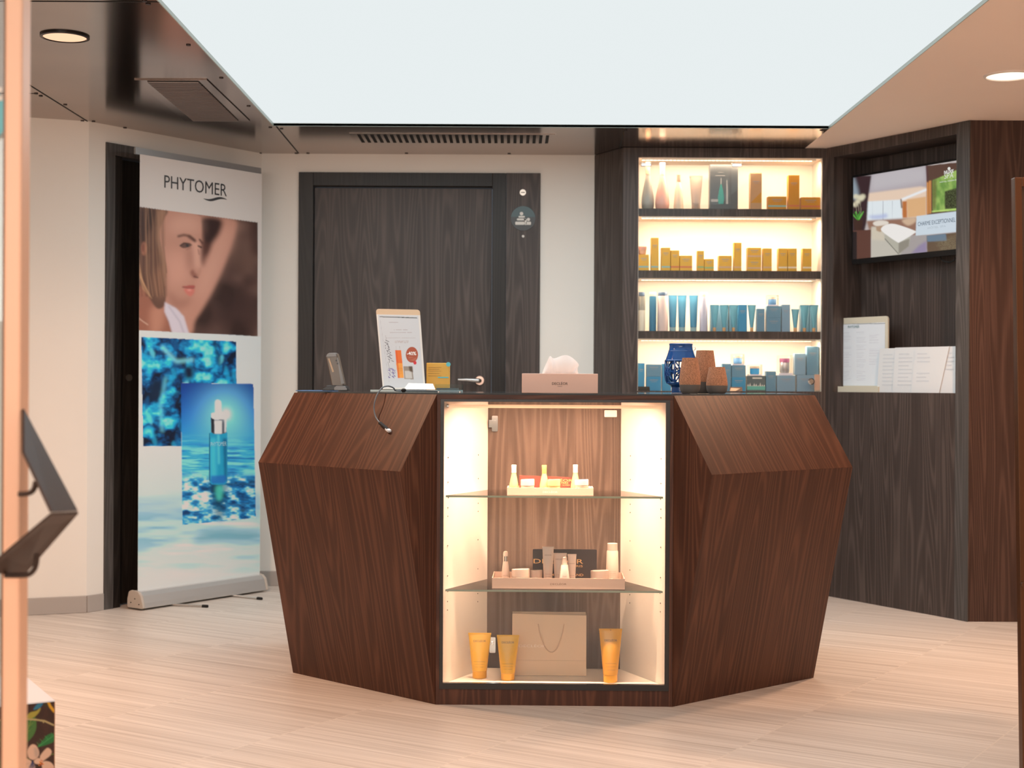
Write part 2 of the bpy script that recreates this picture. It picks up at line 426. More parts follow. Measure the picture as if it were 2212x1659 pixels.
# back wall with the door recess cut out
DX0 = P(645, 500, YB).x; DX1 = P(1093, 500, YB).x; DX2 = P(1167, 500, YB).x; DZ = P(870, 373, YB).z
m = M(); m.box(L0.x, DX0, YB, YB + .12, 0, CEIL); m.box(DX0, DX2, YB, YB + .12, DZ, CEIL); m.box(DX2, 0.7, YB, YB + .12, 0, CEIL)
struct('wall_back', m, WALL)
# left diagonal wall, opening for its door
ts0 = (Pw(228, 320, L0, dl) - L0).xy.length; ts1 = (Pw(549, 360, L0, dl) - L0).xy.length; LZ = 2.300; TL = (L1 - L0).length
def lw(s, off=0.0): return L0 + dl * s + nl * off
m = M()
m.prism([lw(0).xy, lw(ts1).xy, lw(ts1, .12).xy, lw(0, .12).xy], 0, CEIL)
m.prism([lw(ts1).xy, lw(ts0).xy, lw(ts0, .12).xy, lw(ts1, .12).xy], LZ, CEIL)
m.prism([lw(ts0).xy, lw(TL).xy, lw(TL, .12).xy, lw(ts0, .12).xy], 0, CEIL)
struct('wall_left_diagonal', m, WALL)
wall('wall_left', L1, L3, out=V(-.4, 1, 0)); 
wall('wall_left_front', L3, V(L3.x, YF, 0), out=V(-1, 0, 0))
wall('wall_front', V(-5, YF, 0), V(4.4, YF, 0), out=V(0, -1, 0))
wall('wall_right_side', V(4.3, YF, 0), R3, out=V(1, 0, 0))
m = M().box(-3.9, 1.3, YF + .004, YF + .012, 1.42, 2.34)
struct('window_1', m, emit('bright_corridor_window', (1.0, 0.90, 0.82), FILL_WALL_E))  # unseen emitter added on the front wall to lift the room light
m = M()
for i in range(5): m.box(-3.95 + i * 1.3, -3.90 + i * 1.3, YF + .001, YF + .04, 1.38, 2.38)
m.box(-3.95, 1.3, YF + .001, YF + .04, 1.38, 1.42)
struct('trim_3', m, BRONZE)  # bars around the added front emitter
struct('window_2', M().box(-1.1, 1.5, -1.9, 3.6, CEIL - .012, CEIL - .006), emit('skylight_fabric', (0.97, 0.98, 1.0), FILL_CEIL_E))  # second unseen emitter, added under the near ceiling for more light
# baseboards (grey tile skirting)
BB = pm('skirting_tile', (0.40, 0.36, 0.33), 0.45)
def bboard(name, a, b, out, h=0.082, t=0.012):
    d = nrm(b - a); n = V(-d.y, d.x, 0); n = n if n.dot(out) < 0 else -n
    struct(name, M().prism([a.xy, b.xy, (b + n * t).xy, (a + n * t).xy], 0, h), BB, bevel=0.003)
bboard('baseboard_left', L1, L3, V(-.4, 1, 0)); bboard('baseboard_left', lw(ts0 + .004), lw(TL + .003), nl)
bboard('baseboard_back', V(L0.x, YB, 0), V(DX0, YB, 0), V(0, 1, 0)); bboard('baseboard_back', V(DX2, YB, 0), V(.45, YB, 0), V(0, 1, 0))

# ceiling: bronze sheet ring, cream soffit on the right, luminous recess in the middle
EX0, EX1, EY1, EY0 = -1.180, 1.553, 7.295, 3.7
m = M().box(-5, EX0, YF, 8.6, CEIL, CEIL + .012).box(EX0, EX1 + 0.004, EY1, 8.6, CEIL, CEIL + .012)
cm = struct('ceiling', m, BRONZE, base=(0, 4, CEIL))
m = M().box(EX1 + .004, 4.4, YF, 8.6, CEIL, CEIL + .012).box(EX0, EX1 + .004, YF, EY0, CEIL, CEIL + .012)
struct('ceiling', m, CREAMC, base=(2.6, 4, CEIL))
struct('ceiling', M().box(EX0 - .05, EX1 + .05, EY0 - .05, EY1 + .05, CEIL + .0145, CEIL + .022), PANEL, base=(0, 4, CEIL + .0145))
EDGE = pm('pale_green_edge', (0.42, 0.50, 0.46), 0.3)
m = M().box(EX0 - .004, EX0, EY0, EY1 + .004, CEIL - .001, CEIL + .0135).box(EX0 - .004, EX1 + .004, EY1, EY1 + .004, CEIL - .001, CEIL + .0135)
m.box(EX1, EX1 + .004, EY0, EY1 + .004, CEIL - .001, CEIL + .0135).box(EX0 - .004, EX1 + .004, EY0 - .004, EY0, CEIL - .001, CEIL + .0135)
struct('trim_1', m, EDGE)
def strip(a, b, wd, z=CEIL, t=0.0015):
    a = Vector(a); b = Vector(b); d = nrm((b - a)); n = V(-d.y, d.x, 0) * wd / 2
    return [((a - n).x, (a - n).y, z), ((b - n).x, (b - n).y, z), ((b + n).x, (b + n).y, z), ((a + n).x, (a + n).y, z)], (0, 0, -t)
m = M()
ca = Pz(597, 273, CEIL); cb = Pz(645, 331, CEIL); m.ext(*strip(ca.xy.to_3d(), cb.xy.to_3d(), .006))
ca = Pz(45, 172, CEIL); cb = Pz(192, 264, CEIL); m.ext(*strip(ca.xy.to_3d(), cb.xy.to_3d(), .006))
ca = Pz(1350, 276, CEIL); cb = Pz(1338, 322, CEIL); m.ext(*strip(ca.xy.to_3d(), cb.xy.to_3d(), .005))
for yy in (4.93,): m.ext(*strip(V(-4.5, yy, 0), V(EX0, yy, 0), .006))
ca = Pz(45, 200, CEIL); cb = Pz(75, 202, CEIL); m.ext(*strip(V(-4, ca.y, 0), cb.xy.to_3d(), .004))
mk('panel_joint', m, GROOVE, cm)
SCR = pm('screw_head', (0.05, 0.035, 0.03), 0.4, 0.8)
sm = None
for px, py in [(407, 97), (478, 168), (537, 229), (584, 275), (608, 278), (270, 276), (178, 261), (202, 262), (562, 331), (78, 202), (88, 207), (141, 226), (640, 331), (665, 331),
               (878, 331), (1100, 332), (1351, 281), (1774, 281), (320, 8), (312, 2), (47, 166)]:
    p = Pz(px, py, CEIL)
    if sm is None:
        sm = mk('screw', M().lathe([(0.009, -0.003), (0.009, 0.0)], 10), SCR, cm, world=False); sm.location = p - cm.location; s0 = sm
    else:
        c = s0.copy(); COL.objects.link(c); c.parent = cm; c.location = p - cm.location

# ceiling vents
VFR = BRONZE
g0, g1, g2, g3 = [Pz(a, b, CEIL) for a, b in ((290, 171), (447, 171), (540, 260), (400, 260))]
r = empty('ceiling_vent', (-1.55, 6.3, CEIL - .006), 'wide bronze ceiling vent with fine louvres above the roll-up banner', 'vent')
m = M().ext([(q.x, q.y, CEIL - .0005) for q in (g0, g1, g2, g3)], (0, 0, -.004)); mk('frame', m, VFR, r)
h0, h1, h2, h3 = [Pz(a, b, CEIL - .004) for a, b in ((318, 175), (428, 175), (515, 260), (418, 260))]
m = M().ext([(q.x, q.y, CEIL - .0045) for q in (h0, h1, h2, h3)], (0, 0, -.0015)); mk('opening', m, GROOVE, r)
LOUV = pm('louvre_bronze', (0.24, 0.19, 0.165), 0.4, 0.9)
m = M(); nL = 27
for i in range(nL):
    t = (i + .5) / nL; a = h0.lerp(h3, t); b = h1.lerp(h2, t); m.box(min(a.x, b.x), max(a.x, b.x), a.y - .0125, a.y + .0125, CEIL - .0095, CEIL - .006)
mk('louvres', m, LOUV, r)
r = empty('ceiling_vent', (-.25, 7.6, CEIL - .006), 'long slotted bronze ceiling vent above the back door', 'vent')
q0 = Pz(772, 289, CEIL); q1 = Pz(1200, 289, CEIL); q2 = Pz(1199, 309, CEIL); ya, yb = q0.y, q2.y
xa = Pz(768, 289, CEIL).x; xb = q1.x
mk('frame', M().box(xa - .03, xb, ya - .02, yb + .02, CEIL - .003, CEIL - .0005), VFR, r)
m = M()
for i in range(30):
    x = (Pz(780, 298, CEIL).x) + (Pz(1182, 298, CEIL).x - Pz(780, 298, CEIL).x) * i / 29.
    m.box(x - .008, x + .008, ya + .01, yb - .01, CEIL - .0045, CEIL - .0028)
mk('slots', m, GROOVE, r)

# downlights
LAMPM = emit('downlight_lamp', (1.0, 0.60, 0.38), 1.25)
LAMPR = emit('downlight_diffuser', (1.0, 0.80, 0.62), 1.7)
def downlight(x, y, label, rimmat, lm, rad=0.088):
    r = empty('downlight', (x, y, CEIL - .004), label, 'ceiling light', 'recessed downlights' if label.startswith('recessed round downlight out') else None)
    rm = M(); n = 40
    prof = [(rad, 0), (rad, -.006), (rad - .009, -.008), (rad - .011, 0)]
    secs = [[V(x + a * math.cos(2 * math.pi * k / n), y + a * math.sin(2 * math.pi * k / n), CEIL + z) for k in range(n)] for a, z in prof]
    rm.loft(secs, cap=False); mk('rim', rm, rimmat, r, smooth=True)
    mk('lamp', M().lathe([(rad - .011, -.002), (rad - .011, -.004)], n, (x, y, CEIL)), lm, r)
RIMD = pm('dark_rim', (0.02, 0.016, 0.014), 0.3, 0.5); RIMW = pm('white_rim', (0.8, 0.72, 0.65), 0.4)
downlight(*LAMPS[0], 'recessed round downlight with dark rim in bronze ceiling, upper left', RIMD, LAMPM)
downlight(*LAMPS[1], 'recessed round downlight glowing in the cream ceiling at right', RIMW, LAMPR, .1)
for i, k in enumerate(LAMPS[2:]): downlight(*k, ['recessed downlight in bronze ceiling, behind the left glass door', 'recessed downlight in cream ceiling, nearer than the visible right one',
    'recessed downlight in bronze ceiling nearest the entrance wall', 'recessed downlight in cream ceiling nearest the entrance wall'][i], RIMD, LAMPM)  # out-of-view lamps added only to raise the light level

# ---- back door
DK = wood('dark_door_frame', (0.010, 0.008, 0.007), (0.017, 0.013, 0.011), (0.03, 0.024, 0.02), 0.4)
xl0 = P(678, 600, YB + .03).x; xl1 = P(1063, 600, YB + .03).x; zl = P(870, 404, YB + .03).z
m = M().box(DX0 + .001, xl0, YB - .012, YB + .11, 0, DZ - .001).box(xl1, DX1, YB - .012, YB + .11, 0, DZ - .001).box(xl0, xl1, YB - .012, YB + .11, zl, DZ - .001)
r = empty('door_1', ((DX0 + DX1) / 2, YB, 0), None, None, kind='structure')
mk('frame', m, DK, r, bevel=.002)
m = M().box(xl0 - .02, xl1 + .0, YB + .006, YB + .012, zl - .006, zl + .004)
mk('shadow_gap', m, GROOVE, r)
mk('leaf', M().box(xl0 + .003, xl1 - .003, YB + .028, YB + .075, 0.006, zl - .008), WOOD, r)
hp = P(1036, 822, YB + .02)
hd = mk('rosette', M().lathe([(.026, 0), (.026, .006), (.024, .009)], 32, (hp.x, YB + .028, hp.z), a=(0, -1, 0)), pm('peach_brushed_metal', (0.75, 0.52, 0.42), .3, .9), r, smooth=True)
lp = [V(hp.x, YB + .02, hp.z), V(hp.x, YB - .015, hp.z), V(hp.x - .008, YB - .027, hp.z), V(hp.x - .03, YB - .03, hp.z + .001), V(hp.x - .07, YB - .03, hp.z + .004), V(hp.x - .118, YB - .028, hp.z + .004)]
mk('lever', M().tube(lp, [.011, .011, .012, .0115, .009, .0055], 14), ALU, r, smooth=True)
r = empty('wall_panel', ((DX1 + DX2) / 2, YB, 0), 'narrow vertical dark wood panel carrying the round sign beside back door', 'wall panel')
mk('panel', M().box(DX1 + .001, DX2 - .002, YB - .016, YB + .10, 0, DZ - .001), WOOD, r)
FP = YB - .0165
def disc(px, py, rad, t, y=FP, n=40): p = P(px, py, y); return M().lathe([(rad, 0), (rad, t)], n, (p.x, y, p.z), a=(0, -1, 0)), p
m, p = disc(1130, 472, .068, .004); SGN = pm('sign_dark', (0.012, 0.010, 0.009), .3); SGT = pm('sign_teal', (0.018, 0.055, 0.06), .3); SGW = pm('sign_ivory', (0.72, .69, .64), .5)
r = empty('door_sign', (p.x, FP, p.z - .068), 'round teal and black sign with white massage pictogram beside back door', 'sign')
mk('disc', m, SGN, r, label='black lower half')
q = [(p.x + .0675 * math.cos(a), FP - .0042, p.z + .0675 * math.sin(a)) for a in np.linspace(0.12, math.pi - .12, 24)]
mk('upper_half', M().ext(q, (0, -.0008, 0)), SGT, r, label='dark teal upper half')
s = .00246
def ic(x0, y0, x1, y1, rr):
    a = P(x0, y0, FP); b = P(x1, y1, FP); return M().rrect(((a.x + b.x) / 2, FP - .005, (a.z + b.z) / 2), (1, 0, 0), (0, 0, 1), abs(b.x - a.x), abs(b.z - a.z), min(rr * s, abs(b.z - a.z) * .49), (0, -.001, 0))
m = M()
for a in ((1120, 466.5, 1134, 470.5, 2), (1116.5, 472, 1136, 476.5, 2), (1113, 479, 1133, 486, 2), (1136, 479, 1147, 486, 2)):
    k = ic(*a); m.add(k.v, k.f)
k = M().ext([tuple(P(x, y, FP - .005)) for x, y in ((1131, 472), (1138, 474), (1137, 486), (1133.5, 486), (1133.5, 477))], (0, -.001, 0)); m.add(k.v, k.f)
for cx, cy, rr in ((1126.5, 461.5, 4), (1141.5, 474, 3.6)):
    pp = P(cx, cy, FP - .005); k = M().lathe([(rr * s, 0), (rr * s, .001)], 20, pp, a=(0, -1, 0)); m.add(k.v, k.f)
mk('pictogram', m, SGW, r)
m, p = disc(1129.5, 416, .017, .006); r = empty('wall_lock', (p.x, FP, p.z - .017), 'small round metal disc on the panel above the round sign', 'wall fitting'); mk('ring', m, pm('beige_metal', (.6, .5, .42), .3, .7), r, smooth=True)
mk('slit', M().box(p.x - .011, p.x + .011, FP - .0075, FP - .006, p.z - .002, p.z + .002), GROOVE, r)
m, p = disc(1130, 510.5, .007, .005); tag(mk('button', m, SGW), 'tiny pale button on the panel below the round sign', 'button')

# ---- left door (mostly behind the banner)
r = empty('door_2', lw((ts0 + ts1) / 2), None, None, kind='structure')
def lbox(s0, s1, o0, o1, z0, z1): return M().prism([lw(s0, o0).xy, lw(s1, o0).xy, lw(s1, o1).xy, lw(s0, o1).xy], z0, z1)
m = lbox(ts0 - .055, ts0 - .001, -.008, .115, 0, LZ - .001); k = lbox(ts1 + .001, ts1 + .05, -.008, .115, 0, LZ - .001); m.add(k.v, k.f); k = lbox(ts1 + .05, ts0 - .055, -.008, .115, LZ - .06, LZ - .001); m.add(k.v, k.f)
FRG = wood('frame_grey_wood', (0.04, 0.036, 0.034), (0.066, 0.060, 0.056), (0.11, .10, .095))
mk('frame', m, FRG, r)
mk('reveal', lbox(ts0 - .103, ts0 - .055, -.002, .07, 0, LZ - .062), DK, r)
mk('leaf', lbox(ts1 + .052, ts0 - .105, .05, .095, .006, LZ - .065), DK, r)
p = Pw(278, 816, lw(0, .05), dl); mk('lock', M().lathe([(.017, 0), (.017, .008)], 20, p, a=-nl), pm('dull_nickel', (.35, .33, .30), .35, .9), r, smooth=True)

# ---- right wood wall with the television niche
dr = nrm(R1 - R0); nr = V(-dr.y, dr.x, 0); nr = nr if nr.x > 0 else -nr
def rw(s, off=0.0): return R0 + dr * s + nr * off
TR = (R1 - R0).length
sn0 = (Pw(1800, 600, R0, dr) - R0).xy.length; sn1 = (Pw(2066, 600, R0, dr) - R0).xy.length
NZ0 = 1.086; NZ1 = 2.331; ND = .20
def rbox(s0, s1, o0, o1, z0, z1): return M().prism([rw(s0, o0).xy, rw(s1, o0).xy, rw(s1, o1).xy, rw(s0, o1).xy], z0, z1)
m = M()
for a in ((0, sn0, 0, ND + .03, 0, CEIL), (sn1, TR, 0, ND + .03, 0, CEIL), (sn0, sn1, 0, ND + .03, 0, NZ0), (sn0, sn1, 0, ND + .03, NZ1, CEIL), (sn0, sn1, ND, ND + .03, NZ0, NZ1)):
    k = rbox(*a); m.add(k.v, k.f)
struct('wall_right', m, WOOD)
struct('wall_right_front', M().box(R1.x + .001, 4.3, 7.048, 7.148, 0, CEIL), COLW)
struct('trim_2', rbox(sn1 + .002, TR + .004, -.006, -.0005, 0, CEIL - .001), FRG)

# ================================================================== DISPLAY CABINET (lit shelves)
cx0 = P(1378, 600, YC).x; cx1 = P(1776, 600, YC).x; cxa = P(1345, 600, YC).x; cxb = R0.x + .001; CB = 8.17
ZS = [1.087, 1.407, 1.7305, 2.061]; ZT = 2.334
cab = empty('display_cabinet', ((cx0 + cx1) / 2, (YC + CB) / 2, 0), 'tall dark wood cabinet with four lit product shelves behind glass', 'cabinet')
xs = P(1283, 600, YB).x
mk('side_panel', M().prism([(xs, YB - .002), (cxa, YC), (cx0, YC), (cx0, CB), ], 0, CEIL - .002), WOOD, cab)
m = M().box(cx1, cxb, YC, CB, 0, CEIL - .002); mk('side_panel', m, WOOD, cab)
mk('top_panel', M().box(cx0, cx1, YC, CB, ZT, CEIL - .002), WOOD, cab)
mk('base', M().box(cx0, cx1, YC, CB, 0, ZS[0]), WOOD, cab)
CWH = pm('cabinet_white_lining', (0.80, .74, .68), .5)
m = M().box(cx0, cx1, CB - .012, CB, ZS[0], ZT); mk('back_panel', m, CWH, cab)
for q_ in (cx0, cx1 - .004): mk('side_lining', M().box(q_, q_ + .004, YC + .015, CB - .012, ZS[0], ZT), CWH, cab)
for z in ZS[1:]:
    o = mk('shelf', M().box(cx0 + .0045, cx1 - .0045, YC + .012, CB - .012, z - .040, z), WOOD, cab)
    mk('underside', M().box(cx0 + .005, cx1 - .005, YC + .020, CB - .013, z - .0425, z - .0405), CWH, o)
mk('top_lining', M().box(cx0 + .005, cx1 - .005, YC + .014, CB - .013, ZT - .004, ZT - .0005), CWH, cab)
ALUW = pm('led_channel', (.7, .62, .55), .4, .3)
for z in [ZS[1] - .0425, ZS[2] - .0425, ZS[3] - .0425, ZT - .004]:
    o = mk('led_strip', M().box(cx0 + .02, cx1 - .03, YC + .022, YC + .040, z - .008, z - .0005), ALUW, cab)
    m = M()
    for i in range(44):
        x = cx0 + .03 + (cx1 - cx0 - .09) * i / 43.; m.box(x - .0075, x + .0075, YC + .025, YC + .037, z - .0095, z - .0082)
    mk('diodes', m, LEDW, o)
    l = bpy.data.lights.new('cabinet_led_light', 'AREA'); l.shape = 'RECTANGLE'; l.size = cx1 - cx0 - .06; l.size_y = .02; l.energy = CAB_LED / 4; l.color = (1, .74, .50)
    lo = bpy.data.objects.new('cabinet_led_light', l); COL.objects.link(lo); lo.location = ((cx0 + cx1) / 2 - .01, YC + .031, z - .011); lo.rotation_euler[0] = math.radians(12)
xm = P(1577, 600, YC).x
for a, b, sgn in ((cx0 + .002, xm - .002, 0), (xm + .002, cx1 - .002, 1)):
    o = mk('glass_door', M().box(a, b, YC + .001, YC + .006, ZS[0] + .003, ZT - .003), CABG, cab)
    hx = a + .004 if not sgn else b - .06
    hx = a + (.012 if not sgn else .004)
    mk('hinge', M().box(hx, hx + .055, YC - .003, YC + .012, ZT - .05, ZT - .03), CHROME, o, bevel=.003)
p = P(1752, 824, YC - .01)
mk('lock_knob', M().lathe([(.006, .012), (.007, 0), (.017, -.004), (.018, -.012), (.012, -.018)][::-1], 24, (p.x, YC - .005, p.z), a=(0, 1, 0)), CHROME, cab, smooth=True)
p2 = P(1766.5, 828, YC); mk('catch_plate', M().rrect((p2.x, YC + .014, 1.137), (1, 0, 0), (0, 0, 1), .027, .085, .004, (0, .010, 0)), pm('peach_plate', (.72, .5, .4), .3, .5), cab)

# ---- products on the cabinet shelves
def cp(px, z, y): a, b = ray(px, 600); return V(a * y, y, z)
U = YC / F * 1.004
CA = lambda v: 1350 + v / 4.916
YEL = pm('amber_card', (0.72, 0.40, 0.045), .45); YELL = pm('deep_amber_card', (0.60, 0.27, 0.02), .45)
BL1 = pm('slate_blue_card', (0.12, 0.25, 0.36), .4); BL2 = pm('bright_blue_card', (0.05, 0.26, 0.46), .4); BL3 = pm('pale_blue_card', (0.20, 0.33, 0.45), .4)
BAND = {n: pm(n + '_band', c, .5) for n, c in dict(teal=(.28, .45, .42), red=(.62, .18, .08), green=(.30, .42, .18), tan=(.60, .38, .24), white=(.78, .66, .50), pale=(.45, .55, .62)).items()}
PRTX = pm('grey_print', (.30, .30, .32), .5)
def carton(x0, x1, ztop, zb, y, mat, label, group, band=None, name='product_box', dep=None, zbase=None, print_=True, cat='box'):
    a = cp(x0, 0, y).x; b = cp(x1, 0, y).x; a = max(a, cx0 + .0055); b = min(b, cx1 - .0055); d = dep or min(.05, max(.03, (b - a)))
    r = empty(name, ((a + b) / 2, y + d / 2, zb), label, cat, group)
    m = M().box(a + .0006, b - .0006, y, y + d, zb + .0003, ztop); mk('body', m, mat, r, bevel=.0012)
    if band:
        h = ztop - zb; z0 = zb + min(.016, h * .2); mk('colour_band', M().box(a + .001, b - .001, y - .0006, y - .0001, z0, z0 + .009), BAND[band], r)
    if print_:
        z1 = ztop - (ztop - zb) * .22; w_ = (b - a); mk('print', M().box(a + w_ * .22, b - w_ * .22, y - .0005, y - .0001, z1 - .0035, z1).box(a + w_ * .3, b - w_ * .3, y - .0005, y - .0001, z1 - .012, z1 - .010), PRTX, r)
    return r
zc = lambda v, oy, y: P(1576, oy + v / 4.916, y).z
YP = YC + .03
G2 = 'amber cartons on the second shelf'
sec = [(130, 255, 1135, 'teal', 'squat amber carton with teal band under the small peach pot'), (275, 358, 955, 'teal', 'tallest slim amber carton on the second shelf, near its left end'),
       (385, 482, 1060, 'teal', 'medium amber carton with teal band just right of the tallest slim one'), (485, 577, 1088, 'red', 'amber carton with red band touching the teal-banded medium one'),
       (580, 715, 1143, 'red', 'low wide amber carton with red band on the second shelf'), (765, 840, 1092, 'green', 'narrow amber carton with green band, taller of the green pair'),
       (843, 945, 1178, 'green', 'lowest amber carton with green band on the second shelf'), (995, 1135, 1142, 'tan', 'low wide amber carton with tan band left of the mid-shelf tall one'),
       (1155, 1238, 1003, 'tan', 'tall slim amber carton at the middle of the second shelf'), (1465, 1560, 1062, 'tan', 'amber carton with tan band right of the stacked pair'),
       (1628, 1725, 1062, 'white', 'left one of two touching amber cartons with white bands'), (1728, 1825, 1062, 'white', 'right one of two touching amber cartons with white bands'),
       (1885, 1982, 1062, 'white', 'rightmost amber carton on the second shelf')]
for x0, x1, yt, bd, lb in sec: carton(CA(x0), CA(x1), zc(yt, 320, YP), ZS[2], YP, YEL, lb, G2, bd)
zz = (zc(1055, 320, YP) - ZS[2]) / 2
carton(CA(1300), CA(1448), ZS[2] + zz, ZS[2], YP, YEL, 'wide amber carton at the bottom of the stacked pair', G2, 'tan')
carton(CA(1300), CA(1448), ZS[2] + 2 * zz, ZS[2] + zz, YP, YEL, 'wide amber carton on top of the stacked pair', G2, 'tan')
PEACH = pm('peach_plastic', (.72, .42, .28), .4); ROSE = pm('rose_pink_liquid', (.80, .42, .33), .35); GREYB = pm('grey_bottle', (.34, .32, .28), .35); TAUPE = pm('taupe_tube', (.42, .31, .25), .45)
CREAMP = pm('cream_plastic', (.80, .72, .60), .4); PINKP = pm('pale_pink_plastic', (.78, .60, .56), .4); LAV = pm('lavender_plastic', (.50, .50, .62), .4); BLU = pm('blue_tube', (.06, .22, .36), .35)
TEALT = pm('teal_tube', (.10, .30, .40), .35); GOLD = pm('gold_cap', (.70, .42, .22), .3, .6); NAVY = pm('navy_cap', (.05, .09, .16), .35); CAPB = pm('beige_cap', (.62, .50, .42), .4); AQUA = pm('aqua_cap', (.32, .48, .52), .35)
def lat(name, prof, mat, parent, n=24, **k): return mk(name, M().lathe(prof, n), mat, parent, smooth=True, world=False, **k)
def at_shelf(name, px, z, y, label, cat, group=None): p = cp(px, z, y); return empty(name, p, label, cat, group)
# small peach pot on the first carton
pz = zc(1135, 320, YP); r = at_shelf('cream_pot', CA(182), pz, YP + .024, 'small peach pot standing on the leftmost amber carton', 'pot')
lat('body', [(.015, .0004), (.019, .004), (.021, .026)], PEACH, r); lat('lid', [(.022, .0262), (.023, .030), (.023, .044), (.020, .047)], ROSE, r)
# top shelf
Y1 = YC + .05; GT = 'bottles on the top shelf'
def amph(px, zt, mat, lb, wmax, zb=ZS[3], capm=PEACH, neck=.25):
    r = at_shelf('glass_bottle', px, zb, Y1, lb, 'bottle', GT); h = zt - zb
    lat('body', [(wmax * .80, .0005), (wmax * .93, h * .03), (wmax, h * .13), (wmax * .93, h * .27), (wmax * .70, h * .45), (wmax * .45, h * .62), (wmax * .33, h * .72), (wmax * .3, h * .74)], mat, r)
    lat('cap', [(wmax * .34, h * .742), (wmax * .33, h * .85), (wmax * .40, h * .995), (wmax * .36, h)], capm, r)
    return r
amph(CA(238), P(1400, 351, Y1).z, GREYB, 'grey waisted bottle at the left end of the top shelf', .0345)
amph(CA(392), P(1430, 352, Y1).z, ROSE, 'rose pink waisted bottle beside the grey one on top shelf', .0385, capm=PINKP)
r = at_shelf('slim_bottle', CA(565), ZS[3], Y1, 'slim cream bottle with brown cap on the top shelf', 'bottle', GT); h = P(1465, 378, Y1).z - ZS[3]
lat('body', [(.026, .0005), (.027, .01), (.020, h * .55), (.010, h * .78), (.009, h * .8)], pm('cream_gold', (.76, .60, .44), .4), r); lat('cap', [(.0105, h * .802), (.0095, h)], pm('brown_cap', (.45, .26, .18), .4), r)
def tube_prod(px, zb, y, w_top, w_cap, h, hc, mat, capm, label, cat='tube', group=None, name='cream_tube', rnd=.5, loc=None, rot=0):
    """squeeze tube standing on its cap: flat crimped top, round bottom"""
    r = empty(name, loc if loc is not None else cp(px, zb, y), label, cat, group, rot)
    n = 24; secs = []
    for t in (0, .02, .25, .5, .75, .93, 1.0):
        z = hc + (h - hc) * t; wx = (w_cap * 1.04 + (w_top - w_cap * 1.04) * t) / 2; wy = max(.0012, (w_cap * 1.0) / 2 * (1 - t ** 1.25) + .0012)
        if t == .93: wy = .0022
        secs.append([V(wx * math.cos(2 * math.pi * k / n), wy * math.sin(2 * math.pi * k / n), z) for k in range(n)])
    mk('body', M().loft(secs), mat, r, smooth=True, world=False)
    mk('crimp', M().box(-w_top / 2 - .0003, w_top / 2 + .0003, -.0016, .0016, h - .006, h + .0005), mat, r, world=False)
    if capm: lat('cap', [(w_cap * .47, .0004), (w_cap * .5, .003), (w_cap * .5, hc - .001)], capm, r)
    return r
tube_prod(CA(750), ZS[3], Y1, .071, .045, P(1500, 380, Y1).z - ZS[3], .03, TAUPE, TAUPE, 'wide taupe tube standing on its cap on top shelf', group=GT)
# dark carton with green bottle picture
yq = YC + .04; p0 = P(1534, 356, yq); p1 = P(1594, 452, yq)
DC = pm('dark_grey_card', (.075, .078, .082), .4)
r = empty('gift_carton', ((p0.x + p1.x) / 2, yq + .03, ZS[3]), 'dark grey carton printed with a green bottle on the top shelf', 'box')
mk('body', M().box(p0.x, p1.x, yq, yq + .06, ZS[3] + .0004, p0.z), DC, r, bevel=.001)
gm = M(); bx, bz = P(1557, 405, yq).x, ZS[3] + .03
gm.ext([(bx - .012, yq - .001, bz), (bx + .014, yq - .001, bz), (bx + .018, yq - .001, bz + .03), (bx + .012, yq - .001, bz + .075), (bx + .004, yq - .001, bz + .105), (bx - .002, yq - .001, bz + .105), (bx - .009, yq - .001, bz + .075), (bx - .016, yq - .001, bz + .03)], (0, .0008, 0))
mk('bottle_print', gm, pm('green_print', (.03, .30, .24), .4), r, label='green bottle picture')
gm = M().ext([(bx - .002, yq - .001, bz + .106), (bx + .004, yq - .001, bz + .106), (bx + .0035, yq - .001, bz + .138), (bx, yq - .001, bz + .138)], (0, .0008, 0))
gm.box(bx - .03, bx + .022, yq - .001, yq - .0002, bz + .150, bz + .153); gm.box(bx - .016, bx + .012, yq - .001, yq - .0002, bz + .168, bz + .170)
gm.ext([(bx + .028, yq - .001, bz), (bx + .040, yq - .001, bz), (bx + .038, yq - .001, bz + .08), (bx + .034, yq - .001, bz + .128), (bx + .030, yq - .001, bz + .128)], (0, .0008, 0))
for q in range(3): gm.ext([(bx - .045 + q * .012 + .008 * math.cos(a), yq - .001, bz + .018 + .008 * math.sin(a)) for a in np.linspace(0, 6.0, 12)], (0, .0008, 0))
mk('pale_print', gm, pm('pale_print', (.42, .40, .38), .5), r)
a = CA(1325); b = CA(1450); zt = P(1632, 374, YP).z
r = carton(a, b, zt, ZS[3], YP, pm('tan_card', (.52, .30, .15), .45), 'tall tan carton with an amber corner on the top shelf', 'cartons on the top shelf', None)
A_ = cp(a, 0, YP).x; B_ = cp(b, 0, YP).x
mk('amber_corner', M().ext([(A_ + .002, YP - .001, ZS[3] + .035), (B_ - .002, YP - .001, ZS[3] + .035), (B_ - .002, YP - .001, ZS[3] + .095)], (0, .0008, 0)), YELL, r)
m = M()
for i in range(7): x = A_ + (B_ - A_) * (i + .5) / 7; m.box(x - .0025, x + .0025, YP + .005, YP + .03, zt, zt + .003)
mk('serrated_top', m, pm('tan_card_edge', (.52, .30, .15), .45), r)
carton(CA(1515), CA(1712), zc(510, 320, YP), ZS[3], YP, YELL, 'low wide amber carton with teal band on the top shelf', 'cartons on the top shelf', 'teal')
carton(CA(1730), CA(1850), zc(283, 320, YP), ZS[3], YP, YELL, 'tall orange carton standing between two low ones, top shelf', 'cartons on the top shelf', 'red')
carton(CA(1865), CA(2070), zc(517, 320, YP), ZS[3], YP, YELL, 'low wide amber carton at the right end of the top shelf', 'cartons on the top shelf', 'red')
